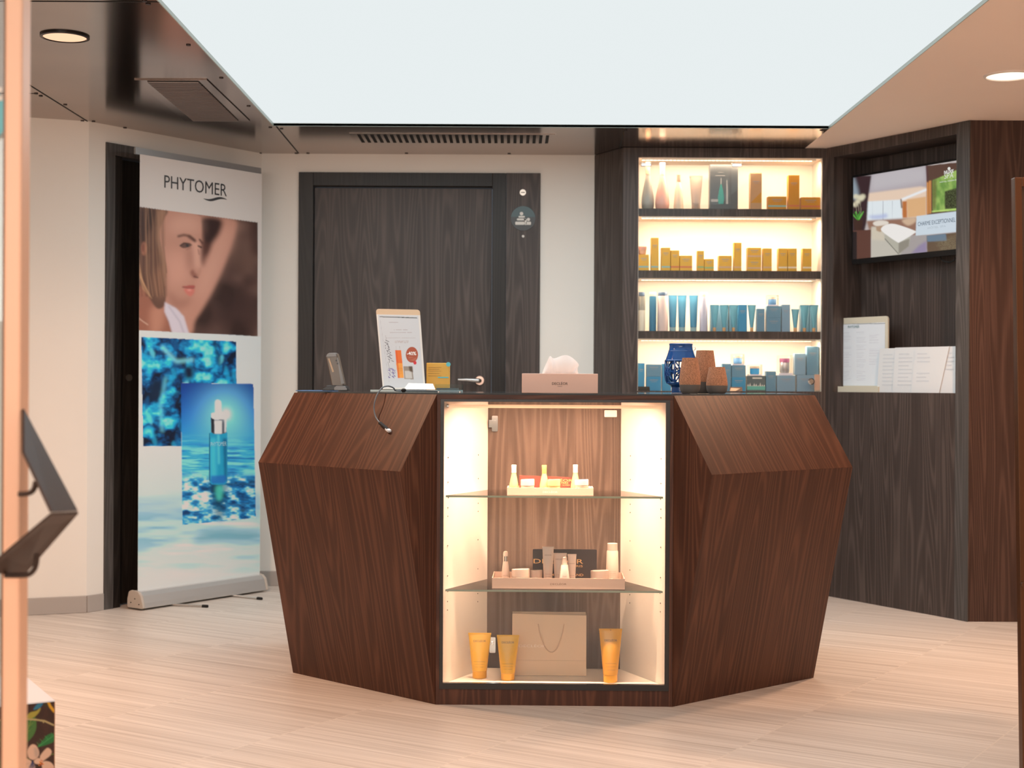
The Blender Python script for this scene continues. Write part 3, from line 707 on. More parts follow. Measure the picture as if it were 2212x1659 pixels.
# third shelf
ZB = ZS[1]; zb3 = lambda v, y=YP: P(1576, 590 + v / 4.916, y).z
def cyl_bottle(x0, x1, yt, ycap, mat, capm, lb, y=Y1, midmat=None, ymid=None):
    a = cp(CA(x0), 0, y).x; b = cp(CA(x1), 0, y).x; rr = (b - a) / 2; r = empty('lotion_bottle', ((a + b) / 2, y, ZB), lb, 'bottle', 'lotion bottles on the third shelf')
    h = zb3(yt, y) - ZB; hc = zb3(ycap, y) - ZB; hb = hc
    if midmat: hm = zb3(ymid, y) - ZB; lat('label_wrap', [(rr, hm + .0002), (rr, hc - .001)], midmat, r); hb = hm
    lat('body', [(rr * .95, .0004), (rr, .004), (rr, hb - .004), (rr * .97, hb)], mat, r); lat('cap', [(rr * .93, hc + .0003), (rr * .93, h - .002), (rr * .88, h)], capm, r)
cyl_bottle(142, 216, 207, 250, CREAMP, NAVY, 'pale bottle with grey wrap and navy cap, third shelf left end', midmat=GREYB, ymid=400)
cyl_bottle(258, 335, 207, 250, BLU, CAPB, 'dark blue bottle with beige cap on the third shelf')
cyl_bottle(345, 458, 207, 248, PINKP, NAVY, 'wide pale pink bottle with navy cap on the third shelf')
cyl_bottle(795, 880, 207, 252, LAV, CAPB, 'lavender bottle with beige cap on the third shelf')
GTU = 'large blue tubes on the third shelf'; GTS = 'small teal tubes with gold caps on the third shelf'
for x0, x1, lb in ((462, 556, 'large blue tube right of the wide pink bottle'), (560, 655, 'middle one of three large blue tubes'), (683, 777, 'large blue tube left of the lavender bottle')):
    tube_prod((CA(x0) + CA(x1)) / 2, ZB, Y1, (x1 - x0) / 4.916 * U, .034, zb3(238, Y1) - ZB, .022, BLU, AQUA, lb, group=GTU)
for x0, x1, yt, lb in ((905, 1000, 338, 'small gold-capped tube next to the lavender bottle'), (1008, 1102, 338, 'second small gold-capped tube right of the lavender bottle'), (1108, 1203, 338, 'small gold-capped tube left of the upright blue carton'),
                       (1303, 1393, 338, 'small gold-capped tube right of the upright blue carton'), (1768, 1852, 380, 'shortest gold-capped tube on the third shelf'), (1862, 1955, 335, 'small gold-capped tube beside the shortest one'), (1962, 2055, 335, 'small gold-capped tube at the right end of third shelf')):
    tube_prod((CA(x0) + CA(x1)) / 2, ZB, YC + .035, (x1 - x0) / 4.916 * U, .0165, zb3(yt, YC + .035) - ZB, .022, TEALT, GOLD, lb, group=GTS)
G3 = 'blue cartons on the third shelf'
carton(CA(1206), CA(1300), zb3(335), ZB, YP, BL2, 'upright blue carton between two gold-capped tubes', G3)
carton(CA(1402), CA(1487), zb3(375), ZB, YP, BL1, 'slate blue carton left of the carton stack, third shelf', G3)
zk = zb3(473); carton(CA(1505), CA(1660), zk, ZB, YP, BL1, 'wide blue carton at the bottom of third shelf stack', G3); carton(CA(1505), CA(1660), zb3(347), zk, YP, BL1, 'wide blue carton on the stack, under the boxed jar', G3)
carton(CA(1668), CA(1757), zb3(330), ZB, YP, BL3, 'pale blue upright carton right of the stack, third shelf', G3)
for q, (x0, x1, yt, lb) in enumerate(((912, 1100, 345, 'blue carton hidden behind the first small tubes'), (1108, 1203, 345, 'blue carton behind the third small tube'), (1866, 1958, 338, 'blue carton behind the tube beside the shortest one'), (1962, 2065, 338, 'dark blue carton behind the rightmost tube'))):
    carton(CA(x0), CA(x1), zb3(yt, YC + .10), ZB, YC + .10, BL1, lb, G3, print_=False)
VIO = pm('violet_print', (.30, .10, .22), .4); BLJ = pm('blue_jar', (.10, .24, .48), .2); CLR = pm('frosted_clear_box', (.72, .70, .80), .15)
def boxed_jar(x0, x1, yt, yb, oy, zb, lb, jm, tall=False):
    y = YP; a = cp(CA(x0), 0, y).x; b = cp(CA(x1), 0, y).x; zt = P(1576, oy + yt / 4.916, y).z; h = zt - zb; wd = b - a
    r = empty('boxed_jar', ((a + b) / 2, y + wd / 2, zb), lb, 'boxed jar', 'boxed jars on the lit shelves')
    mk('base_card', M().box(-wd / 2, wd / 2, -wd / 2, wd / 2, .0004, h * .12), CLR, r, world=False)
    lat('jar', [(wd * .30, h * .125), (wd * .36, h * .2), (wd * .36, h * .62), (wd * .33, h * .66)], jm, r); lat('jar_lid', [(wd * .37, h * .665), (wd * .37, h * .86)], CAPB if not tall else VIO, r)
    mk('clear_cover', M().box(-wd / 2 + .0005, wd / 2 - .0005, -wd / 2 + .0005, wd / 2 - .0005, h * .125, h), GLASS, r, world=False)
boxed_jar(1515, 1635, 232, 345, 590, zb3(347), 'blue jar in clear box on the third shelf stack', BLJ)
# bottom shelf
ZB = ZS[0]; G4 = 'blue cartons on the bottom shelf'
carton(CA(130), CA(215), zb3(960), ZB, YP, BL2, 'blue carton at the left end of the bottom shelf', G4)
zk = zb3(1102); carton(CA(232), CA(392), zk, ZB, YP, BL2, 'wide bright blue carton under another, left part of bottom shelf', G4); carton(CA(232), CA(392), zb3(972), zk, YP, BL1, 'wide slate carton stacked on top, left of blue lantern', G4)
carton(CA(400), CA(500), zb3(965), ZB, YP, BL2, 'blue carton half hidden behind the blue lantern', G4)
carton(CA(920), CA(1030), zb3(985), ZB, YC + .10, BL3, 'pale carton peeping out behind the smallest cork vase', G4)
carton(CA(1035), CA(1133), zb3(962), ZB, YP, BL1, 'slate carton behind and right of the smallest cork vase', G4)
zk = zb3(1105); carton(CA(1138), CA(1290), zk, ZB, YP, BL2, 'wide bright blue carton behind the little brown sample card', G4); carton(CA(1138), CA(1290), zb3(977), zk, YP, BL1, 'wide slate carton carrying a boxed jar, bottom shelf', G4)
boxed_jar(1145, 1275, 860, 975, 590, zb3(977), 'lavender-blue jar in clear box on the bottom shelf stack', BLJ)
r = carton(CA(1300), CA(1500), zb3(1088), ZB, YP, pm('grey_green_card', (.10, .13, .14), .4), 'dark carton with white and green picture under a boxed jar', G4, print_=False)
a = cp(CA(1300), 0, YP).x; b = cp(CA(1500), 0, YP).x
mk('picture_band', M().box(a + .002, b - .002, YP - .0008, YP - .0001, ZB + .008, ZB + .028), pm('green_picture', (.12, .42, .36), .4), r)
m = M()
for i in range(9):
    x = a + .006 + (b - a - .014) * i / 8; m.ext([(x - .004, YP - .0012, ZB + .028), (x + .004, YP - .0012, ZB + .028), (x + .001, YP - .0012, ZB + .040 + .008 * math.sin(i * 2.3))], (0, .0008, 0))
m.box(a + .03, b - .02, YP - .001, YP - .0002, zb3(1088) - .016, zb3(1088) - .010)
mk('white_flowers', m, SGW, r)
boxed_jar(1322, 1465, 970, 1088, 590, zb3(1088), 'bright blue jar in clear box on the dark pictured carton', pm('bright_blue_jar', (.04, .28, .60), .2))
carton(CA(1502), CA(1610), zb3(1040), ZB, YP, BL1, 'upright slate carton right of the pictured carton', G4)
carton(CA(1618), CA(1815), zb3(1083), ZB, YP, BL3, 'wide pale blue carton under the violet boxed jar', G4)
boxed_jar(1640, 1785, 872, 1083, 590, zb3(1083), 'tall clear box with violet print and silver jar, bottom shelf', pm('silver_jar', (.5, .48, .52), .25, .6), True)
carton(CA(1830), CA(2020), zb3(1078), ZB, YP, BL3, 'wide pale blue carton beside the cabinet lock', G4)
carton(CA(1805), CA(1925), zb3(850), zb3(1078), YP, BL3, 'pale blue carton on the lock-side carton, shorter of two', G4)
carton(CA(1935), CA(2064), zb3(775), zb3(1078), YP + .0, BL1, 'tall slate carton at the right end, on the lock-side carton', G4)
for x0, x1, lb in ((140, 270, 'little black price card at the left end of bottom shelf'), (1120, 1255, 'little brown and tan sample card on the bottom shelf')):
    y = YC + .016; a = cp(CA(x0), 0, y).x; b = cp(CA(x1), 0, y).x; r = empty('shelf_card', ((a + b) / 2, y + .004, ZB), lb, 'card')
    mk('card', M().ext([(a, y, ZB + .0004), (b, y, ZB + .0004), (b - .001, y + .006, ZB + .023), (a + .001, y + .006, ZB + .023)], (0, .001, 0)), GROOVE if x0 < 500 else pm('brown_card', (.12, .06, .035), .4), r)
    if x0 > 500: mk('tan_flash', M().ext([(a, y - .0012, ZB + .002), (a + .03, y - .0012, ZB + .002), (b - .012, y + .003, ZB + .015), (a + .006, y + .003, ZB + .018)], (0, .0008, 0)), pm('tan_flash', (.62, .42, .28), .4), r)

# ================================================================== RECEPTION COUNTER
A = G(633, 1453); B = G(941, 1522); C = G(1452, 1527); D = G(1757, 1464)
e1 = nrm(C - B); e2 = V(-e1.y, e1.x, 0); W = (C - B).length
def Pc(s, t, z=0.0): return V(B.x + e1.x * s + e2.x * t, B.y + e1.y * s + e2.y * t, z)
TZ = 1.066; TOP = 1.082
ctr = empty('reception_counter', ((B + C) / 2 + e2 * .3), 'faceted dark brown wood reception counter with lit glass display in its front', 'counter')
bs0, bs1, bt = .165, W - .165, .325      # back edge of the display
A2 = V(A.x, 6.40, 0); D2 = V(D.x, 6.40, 0)
def vec2(p): return (p[0], p[1])
m = M().prism([vec2(A), vec2(B), vec2(Pc(.012, .0)), vec2(Pc(.012, .02)), vec2(Pc(bs0 - .012, bt)), vec2(Pc(bs0 - .012, .62)), vec2(A2)], 0.0, TZ)
mk('body', m, WOODC, ctr)
m = M().prism([vec2(Pc(W - .012, 0)), vec2(C), vec2(D), vec2(D2), vec2(Pc(bs1 + .012, .62)), vec2(Pc(bs1 + .012, bt)), vec2(Pc(W - .012, .02))], 0.0, TZ)
mk('body', m, WOODC, ctr)
mk('back_door_panel', M().prism([vec2(Pc(bs0, bt)), vec2(Pc(bs1, bt)), vec2(Pc(bs1, bt + .02)), vec2(Pc(bs0, bt + .02))], 0.06, TZ), CASEW, ctr)
m = M().prism([vec2(A), vec2(B), vec2(C), vec2(D), vec2(D2), vec2(A2)], TZ + .0005, TOP)
mk('countertop', m, WOODC, ctr, grain=(1, 0, 0))
cen = V(.15, 5.9, 0)
m = M().prism([vec2(p + nrm(cen - p) * .012) for p in (A, B, C, D, D2, A2)], TOP + .0003, TOP + .0055)
mk('glass_top', m, pm('smoked_glass', (.06, .07, .075), .06), ctr)
def wing(a, b, z_r, d_out, name='wing'):
    u = nrm(b - a); n = V(u.y, -u.x, 0)
    if n.y > 0: n = -n
    lo = [a + n * .0008, b + n * .0008]; ri = [a + n * d_out + V(0, 0, z_r), b + n * d_out + V(0, 0, z_r)]; tp = [a + n * .0008 + V(0, 0, TOP + .001), b + n * .0008 + V(0, 0, TOP + .001)]
    m = M(); m.ext([lo[0], ri[0], tp[0]], b - a)
    return mk(name, m, WOODC, ctr, bevel=.0012)
wing(A, B, .819, .170); wing(C, D, .815, .176)
# front frame
FZ0, FZ1, OZ0, OZ1 = .055, 1.0735, .0755, 1.0515; so0, so1 = .024, .797
def cbox(s0, s1, t0, t1, z0, z1): return M().prism([vec2(Pc(s0, t0)), vec2(Pc(s1, t0)), vec2(Pc(s1, t1)), vec2(Pc(s0, t1))], z0, z1)
mk('kickboard', cbox(.012, W - .012, 0.001, .02, 0, FZ0), WOODC, ctr)
m = cbox(.0125, so0, -.002, .019, FZ0, TZ); 
for a in ((so1, W - .0125, -.002, .019, FZ0, TZ), (so0, so1, -.002, .019, FZ0, OZ0), (so0, so1, -.002, .019, OZ1 + .006, TZ)): k = cbox(*a); m.add(k.v, k.f)
mk('door_frame', m, BLACKF, ctr)
o = mk('glass_front', cbox(so0 - .004, so1 + .004, .002, .007, OZ0 - .004, OZ1 + .014), GLASS, ctr)
# white lining
m = M().prism([vec2(Pc(so0 - .001, .020)), vec2(Pc(bs0 + .001, bt - .008)), vec2(Pc(bs0 - .010, bt - .004)), vec2(Pc(so0 - .010, .020))], .06, TZ - .002)
mk('side_lining', m, WHITE, ctr)
m = M().prism([vec2(Pc(bs1 - .001, bt - .008)), vec2(Pc(so1 + .001, .020)), vec2(Pc(so1 + .010, .020)), vec2(Pc(bs1 + .010, bt - .004))], .06, TZ - .002)
mk('side_lining', m, WHITE, ctr)
def trap(t0, z0, z1, ins=0.002):
    k = lambda t: so0 + (bs0 - so0) * (t - .02) / (bt - .028)
    q = lambda t: so1 - (so1 - bs1) * (t - .02) / (bt - .028)
    return M().prism([vec2(Pc(k(t0) + ins, t0)), vec2(Pc(q(t0) - ins, t0)), vec2(Pc(q(bt - .01) - ins, bt - .01)), vec2(Pc(k(bt - .01) + ins, bt - .01))], z0, z1)
mk('display_floor', trap(.0205, .056, .0695), WHITE, ctr); mk('display_ceiling', trap(.0205, OZ1 + .007, TZ - .002), WHITE, ctr)
SZ1 = .7285; SZ2 = .3985
for z in (SZ1, SZ2):
    o = mk('glass_shelf', trap(.028, z - .007, z, .003), SHELFG, ctr)
    k0 = M(); k0.prism([vec2(Pc(so0 + .006, .0268)), vec2(Pc(so1 - .006, .0268)), vec2(Pc(so1 - .006, .0278)), vec2(Pc(so0 + .006, .0278))], z - .0068, z - .0002)
    mk('edge', k0, GEDGE, o, label='green polished front edge')
    m = M()
    for s_, t_ in ((so0 + .012, .05), (bs0 - .018, .25), (so1 - .012, .05), (bs1 + .018, .25)):
        k = (s_, t_); c = Pc(k[0] + (.0), k[1], z - .012); m.lathe([(.003, 0), (.003, .004)], 8, c)
    mk('shelf_pin', m, CHROME, o)
m = M()       # drilled shelf-pin holes
for z in [z0 + dz for z0 in (SZ1, SZ2) for dz in (.045, -.045, -.075)] + [.55, .86]:
    for t_, side in ((.045, 0), (.25, 0), (.045, 1), (.25, 1)):
        k = so0 + (bs0 - so0) * (t_ - .02) / (bt - .028) if side == 0 else so1 - (so1 - bs1) * (t_ - .02) / (bt - .028)
        c = Pc(k, t_, z); nn = (e1 if side == 0 else -e1); m.lathe([(.0022, 0.0), (.0022, .002)], 8, c, a=nn)
mk('pin_hole', m, GROOVE, ctr, kind='stuff')
mk('led_tube', M().tube([Pc(so0 + .015, .034, OZ1 - .010), Pc(so1 - .012, .034, OZ1 - .010)], .006, 12), pm('led_tube', (.85, .62, .45), .3, 0, Emission_Color=(1, .55, .30, 1), Emission_Strength=.55), ctr, smooth=True)
m = M().tube([Pc(so0 + .008, .034, OZ1 - .010), Pc(so0 + .015, .034, OZ1 - .010)], .008, 12); mk('tube_cap', m, ALU, ctr)
l = bpy.data.lights.new('case_led_light', 'AREA'); l.shape = 'RECTANGLE'; l.size = so1 - so0 - .26; l.size_y = .012; l.energy = CASE_LED / 5 * .55; l.color = (1, .57, .38)
lo = bpy.data.objects.new('case_led_light', l); COL.objects.link(lo); lo.location = Pc(W / 2, .026, OZ1 - .018); lo.rotation_euler = (math.radians(14), 0, math.atan2(e1.y, e1.x))
l2 = bpy.data.lights.new('case_led_beam', 'AREA'); l2.shape = 'RECTANGLE'; l2.size = so1 - so0 - .20; l2.size_y = .012; l2.energy = CASE_LED / 5 * .50; l2.color = (1, .57, .38); l2.spread = math.radians(80)
lo2 = bpy.data.objects.new('case_led_beam', l2); COL.objects.link(lo2); lo2.location = Pc(W / 2, .026, OZ1 - .019); lo2.rotation_euler = (math.radians(4), 0, math.atan2(e1.y, e1.x))
# hinges and catch plate
def hinge(px, py, w_, h_):
    y = B.y + bt - .014; p = P(px, py, y)
    r = mk('hinge', M().rrect(p, (1, 0, 0), (0, 0, 1), w_, h_, .004, (0, -.004, 0)), CHROME, ctr)
    k = M().rrect(p + V(-.004, -.005, 0), (1, 0, 0), (0, 0, 1), .018, h_ * .42, .005, (0, -.008, 0))
    k.lathe([(.006, 0), (.006, .004)], 16, p + V(-.002, -.013, 0), a=(0, -1, 0)); k.box(p.x - .022, p.x - .010, p.y - .014, p.y - .006, p.z - .014, p.z + .014)
    mk('hinge_arm', k, CHROME, r)
hinge(1069, 915, .022, .058); hinge(1064, 1393, .022, .058)
p = P(1319, 893.5, B.y + bt - .012); mk('catch_plate', M().rrect(p, (1, 0, 0), (0, 0, 1), .046, .025, .003, (0, -.004, 0)), WHITE, ctr)

# ---- things in the lit case
CRM = pm('cream_white_pack', (.66, .55, .47), .38); MATTW = pm('soft_white_pack', (.60, .51, .44), .3); GLD = pm('pale_gold_glass', (.44, .27, .08), .12, .0); ORG = pm('amber_jar', (.80, .42, .10), .3)
TRAY = pm('blush_tray', (.56, .42, .34), .4); TRAYI = pm('tray_inside', (.82, .72, .64), .5); INK = pm('brown_ink', (.16, .09, .06), .5); INKL = pm('pale_ink', (.95, .82, .72), .4); GINK = pm('gold_ink', (.85, .50, .20), .3, .4)
MAR = pm('dark_maroon_card', (.10, .028, .018), .35); BLKC = pm('black_card', (.020, .014, .014), .35)
def cs(px, z, t):            # point at pixel column px, depth t behind counter front
    t = t + .02; y0 = B.y + t; a, b = ray(px, 1150); return V(a * y0, y0 + (a * y0 - B.x) * e1.y, z)
TR1 = .130; SX = e1; 
def tray(px0, px1, z, h, t0, t1, label, txt, ink):
    a = cs(px0, z, t0); b = cs(px1, z, t0); w_ = (b - a).length
    r = empty('display_tray', (a + b) / 2, label, 'tray')
    X = lambda s, t, zz: a + e1 * s + e2 * t + V(0, 0, zz - a.z)
    dd = t1 - t0; th = .003
    def q(s0, s1, u0, u1, z0, z1): m.prism([vec2(X(s0, u0, 0)), vec2(X(s1, u0, 0)), vec2(X(s1, u1, 0)), vec2(X(s0, u1, 0))], z0, z1)
    m = M(); q(0, w_, 0, dd, z + .0005, z + .004); q(0, w_, 0, th, z + .004, z + h); q(0, w_, dd - th, dd, z + .004, z + h); q(0, th, th, dd - th, z + .004, z + h); q(w_ - th, w_, th, dd - th, z + .004, z + h)
    mk('body', m, TRAY, r)
    c = X(w_ / 2, -.0004, z + h * .48); text(txt, c, e1, (0, 0, 1), ink, r, width=.052 if h < .03 else .057, cap=.0085)
    return r
T1 = tray(1095, 1281, SZ1, .0265, .035, .135, 'small blush tray of bottles and jars on the upper glass shelf', 'DECLÉOR', INKL)
T2 = tray(1063.5, 1349.5, SZ2, .038, .038, .215, 'large blush tray of skincare on the middle glass shelf', 'DECLÉOR', INK)
def lprod(name, px, z, t, label, cat, group, parts):
    r = empty(name, cs(px, z, t), label, cat, group)
    for nm, prof, mat in parts: lat(nm, prof, mat, r, 28)
    return r
def lett(r, s, rad, z, w_, ink, cap=None): text(s, (0, -rad, z), (1, 0, 0), (0, 0, 1), ink, r, width=w_, cap=cap, world=False, curve_r=rad, lift=.0005)
zi = SZ1 + .0045; GU = 'skincare on the upper tray'
FROST = pm('frosted_gold_bottle', (.46, .33, .15), .25)
def serum(px, zz, t, lb, capm):
    r = lprod('serum_bottle', px, zz, t, lb, 'bottle', GU, [('body', [(.013, .0002), (.0165, .004), (.0172, .016), (.0155, .032), (.011, .055), (.0082, .068), (.008, .072)], FROST),
        ('cap', [(.0086, .0722), (.0082, .084), (.0088, .0985), (.0080, .100)], capm)])
    for i in range(3): lett(r, 'aromessence' if i == 0 else 'serum', .0172, .025 - i * .004, .012 - i * .002, INK, .0022)
def sq_tex(r, z, rad, w_): lett(r, 'DECLÉOR', rad, z, w_, INK)
serum(1109.5, zi, .075, 'white-capped gold bottle at the left of the upper tray', MATTW)
serum(1175, zi, .075, 'bottle with clear gold neck in the middle of the upper tray', GLD)
serum(1242, zi, .110, 'white-capped gold bottle behind the right jar, upper tray', MATTW)
def jar(px, zz, t, lb, rad, h, bodym, lidm, split=.5, lifts=.0, txt=True, group=GU):
    r = lprod('cream_jar', px, zz, t, lb, 'jar', group, [('body', [(rad * .93, .0002), (rad * .98, .002), (rad * .98, h * split - .001)], bodym)])
    # lid with a wavy top
    n = 28; secs = []
    for rr, z_, wv in ((rad * 1.0, h * split, 0), (rad * 1.0, h - .004, 0), (rad * .99, h - .001, 1), (rad * .9, h, 1)):
        secs.append([V(rr * math.cos(2 * math.pi * k / n), rr * math.sin(2 * math.pi * k / n), z_ + (.0022 * math.sin(2 * math.pi * k / n + 2.6) if wv else 0)) for k in range(n)])
    mk('lid', M().loft(secs), lidm, r, smooth=True, world=False)
    if txt: lett(r, 'DECLÉOR', rad * .985, h * split * .6, rad * .95, INK)
FR2 = pm('frosted_white_jar', (.46, .39, .31), .25)
jar(1139, zi, .068, 'frosted white jar between the left two bottles, upper tray', .0245, .050, FR2, MATTW, .56)
jar(1195.5, zi, .066, 'jar with clear gold lid beside the middle bottle, upper tray', .0235, .050, FROST, pm('clear_gold_lid', (.86, .52, .20), .15), .56)
jar(1255.5, zi, .066, 'frosted white jar at the right of the upper tray', .0245, .050, FR2, MATTW, .62)
y0 = .122; a = cs(1121, zi, y0); b = cs(1244, zi, y0); w_ = (b - a).length
r = empty('brand_card', (a + b) / 2, 'low maroon card with gold letters standing at the back of the upper tray', 'card')
mk('card', M().ext([a, b, b + V(0, .004, .054), a + V(0, .004, .060)], (0, .003, 0)), MAR, r)
mk('stripe', M().ext([a + V(0, -.0005, .002), b + V(0, -.0005, .008), b + V(0, -.0005, .011), (a + b) / 2 + V(0, -.0005, .003), a + V(0, -.0005, .010)], (0, .0003, 0)), GINK, r)
text('DECLÉOR', a + e1 * (w_ * .68) + V(0, .0025, .044), e1, (0, 0, 1), GINK, r, width=w_ * .5, cap=.011, lift=.002)
text('PARIS', a + e1 * (w_ * .80) + V(0, .0018, .034), e1, (0, 0, 1), GINK, r, width=w_ * .12, lift=.002)
text('EXPERT - NUMBER 1', a + e1 * (w_ * .76) + V(0, .001, .026), e1, (0, 0, 1), GINK, r, width=w_ * .30, cap=.004, lift=.002)
# middle tray
zi = SZ2 + .0045; GM = 'skincare on the middle tray'
r = lprod('dropper_bottle', 1092.5, zi, .10, 'tapered dropper bottle with silver collar at the left of the middle tray', 'bottle', GM, [('body', [(.0185, .0002), (.0192, .003), (.0092, .083), (.0088, .085)], CRM), ('collar', [(.0090, .0852), (.0090, .103)], CHROME), ('dropper', [(.0086, .1032), (.0088, .112), (.0068, .119), (.003, .121)], MATTW)])
lett(r, 'DECLÉOR', .0165, .036, .018, INK); lett(r, 'aroma', .0185, .022, .02, INK, .002); lett(r, 'serum', .0185, .017, .02, INK, .002)
jar(1125.5, zi, .075, 'large white jar with wavy lid near left of the middle tray', .0325, .062, CRM, MATTW, .55, group=GM)
jar(1158, zi, .10, 'small amber jar between the large white jar and the tall tube', .0235, .054, ORG, CRM, .52, group=GM)
jar(1295.5, zi, .095, 'white jar with wavy lid near right of the middle tray', .0325, .056, CRM, MATTW, .45, group=GM)
def deco(r, h, w_, hc, wcap, lines=3, top=.62, ink=INK):
    """logo and small print on the front of a squeeze tube"""
    def yy(z): t = (z - hc) / (h - hc); return -((wcap / 2) * (1 - max(0, t) ** 1.25) + .0012) - .0004
    sl = (yy(h * .8) - yy(h * .6)) / (h * .2)
    def put(s, z, ww, cap=None):
        up = nrm((0, yy(z + .003) - yy(z - .003), .006)); text(s, (0, yy(z), z), (1, 0, 0), up, ink, r, width=ww, cap=cap, world=False, lift=.0006)
    put('DECLÉOR', hc + (h - hc) * top, w_)
    for i in range(lines): put(['HYDRA FLORAL', 'crème masque', 'soin visage', '50 ml'][i % 4], hc + (h - hc) * (.26 - .07 * i), w_ * (.9 - .12 * i), .0022)
r = tube_prod(0, 0, 0, .0405, .028, .139, .010, CRM, MATTW, 'tall slim white tube in the middle tray', group=GM, loc=cs(1184, zi, .085)); deco(r, .139, .024, .010, .028, top=.78)
r = tube_prod(0, 0, 0, .049, .034, .113, .010, CRM, MATTW, 'wide white tube behind the bright cone bottle', group=GM, loc=cs(1209.5, zi, .118)); deco(r, .113, .03, .010, .034, top=.8)
r = tube_prod(0, 0, 0, .031, .023, .111, .010, CRM, MATTW, 'narrow white tube right of the bright cone bottle', group=GM, loc=cs(1235.5, zi, .105)); deco(r, .111, .02, .010, .023, top=.68)
BRT = pm('bright_white_bottle', (.88, .82, .76), .3)
r = lprod('pump_bottle', 1219.6, zi, .065, 'bright white cone-shaped bottle at the front of the middle tray', 'bottle', GM, [('body', [(.020, .0002), (.0212, .003), (.0125, .078)], BRT), ('cap', [(.0105, .0783), (.0085, .100), (.0085, .104), (.005, .108)], CRM)])
lett(r, 'DECLÉOR', .0185, .040, .016, INK)
r = lprod('lotion_bottle', 1322.5, zi, .145, 'tall white lotion bottle at the right end of the middle tray', 'bottle', GM, [('body', [(.0235, .0002), (.024, .004), (.0205, .118), (.0185, .121)], CRM), ('cap', [(.0186, .1212), (.0182, .146), (.017, .147)], MATTW)])
lett(r, 'DECLÉOR', .0215, .062, .026, INK); 
for i in range(4): lett(r, 'lotion tonique' if i % 2 == 0 else 'aroma cleanse', .0225, .048 - i * .006, .024, INK, .0026)
a = cs(1151, zi, .185); b = cs(1289, zi, .185); w_ = (b - a).length
r = empty('brand_card', (a + b) / 2, 'black card with gold lettering at the back of the middle tray', 'card')
mk('card', M().rrect((a + b) / 2 + V(0, 0, .060), e1, (0, 0, 1), w_, .119, .004, e2 * .004), BLKC, r)
def bt_(s, px, pyc, ww, cap): c = P(px, pyc, a.y); text(s, V(c.x, a.y + (c.x - a.x) * e1.y, c.z), e1, (0, 0, 1), GINK, r, width=ww, cap=cap, lift=.0008, bold=.003)
bt_('DECLÉOR', 1206, 1211, 107 / F * a.y, .0205); bt_('PARIS', 1245, 1222.5, 27 / F * a.y, .0075)
c = P(1247, 1232.2, a.y); mk('rule', M().box(c.x - .020, c.x + .022, a.y - .003, a.y - .0006, c.z - .0006, c.z + .0006), GINK, r)
bt_('NUMBER 1 BRAND', 1217, 1241.5, 86 / F * a.y, .0085)
# bottom: yellow tubes and the bag
YTB = pm('yellow_tube', (.90, .50, .035), .32); YCP = pm('yellow_cap', (.92, .46, .025), .28); GY = 'yellow tubes on the case floor'; z0 = .0698
YT2 = pm('orange_yellow_tube', (.84, .40, .03), .28)
r = tube_prod(0, 0, 0, .0815, .051, .160, .027, YTB, YCP, 'leftmost yellow tube on the case floor', group=GY, loc=cs(1037.5, z0, .108)); deco(r, .160, .044, .027, .051, top=.80)
r = tube_prod(0, 0, 0, .079, .049, .158, .025, YTB, YCP, 'yellow tube in front of the paper bag edge', group=GY, loc=cs(1098.5, z0, .080)); deco(r, .158, .044, .025, .049, top=.82)
r = tube_prod(0, 0, 0, .081, .050, .187, .027, YT2, YCP, 'rightmost and tallest yellow tube on the case floor', group=GY, loc=cs(1319.5, z0, .058)); deco(r, .187, .045, .027, .050, top=.76)
mk('hang_hole', M().lathe([(.0013, 0), (.0013, .001)], 10, (0, -.0030, .183), a=(0, -1, 0)), GROOVE, r, world=False)
BAG = pm('blush_paper', (.80, .60, .42), .5)
a = cs(1107.5, z0, .155); b = cs(1267.5, z0, .155); w_ = (b - a).length; hb = .222
r = empty('paper_bag', (a + b) / 2, 'upright blush paper carrier bag with cord handles', 'bag')
X = lambda s, t, zz: a + e1 * s + e2 * t + V(0, 0, zz)
m = M(); th = .0012; dp = .070
m.ext([X(0, 0, .0005), X(w_, 0, .0005), X(w_, 0.010, hb - .006), X(0, 0.010, hb - .001)], e2 * th)
m.ext([X(0, dp, .0005), X(w_, dp, .0005), X(w_ - .002, dp - .035, hb + .003), X(0, dp - .035, hb + .003)], e2 * th)
m.ext([X(0, th, .0005), X(0, dp, .0005), X(0, dp - .035, hb), X(0, 0.010 + th, hb - .002)], e1 * th)
m.ext([X(w_ - th, th, .0005), X(w_ - th, dp, .0005), X(w_ - th, dp - .035, hb), X(w_ - th, 0.010 + th, hb - .006)], e1 * th)
m.ext([X(0, 0, .0005), X(w_, 0, .0005), X(w_, dp, .0005), X(0, dp, .0005)], (0, 0, .0015))
mk('body', m, BAG, r)
m = M().ext([X(.002, .0022, .0545), X(w_ - .002, .0022, .0545), X(w_ - .002, .0026, .0555), X(.002, .0026, .0555)], e2 * -.0006); mk('fold_line', m, pm('paper_crease', (.62, .44, .30), .6), r)
hp_ = []
for i in range(25):
    u = i / 24; px = 1162.5 + 56 * u; d_ = 4 * u * (1 - u); py = 1348 + 60 * (d_ ** .75)
    c = P(px, py, a.y); zz = c.z - z0; hp_.append(X(c.x - a.x, -.004 - .004 * d_ + .010 * zz / hb, zz))
mk('handle', M().tube(hp_, .0019, 8), pm('blush_cord', (.70, .50, .36), .6), r, smooth=True)
c = P(1150, 1395, a.y); text('DECLÉOR', X(c.x - a.x, .010 * (c.z - z0) / hb - .0008, c.z - z0), e1, (0, 0, 1), INKL, r, width=.098, cap=.0115)

# ================================================================== ON THE COUNTER
TG = TOP + .0057
def ct(px, Y): a, b = ray(px, 840); return V(a * Y, Y, TG)
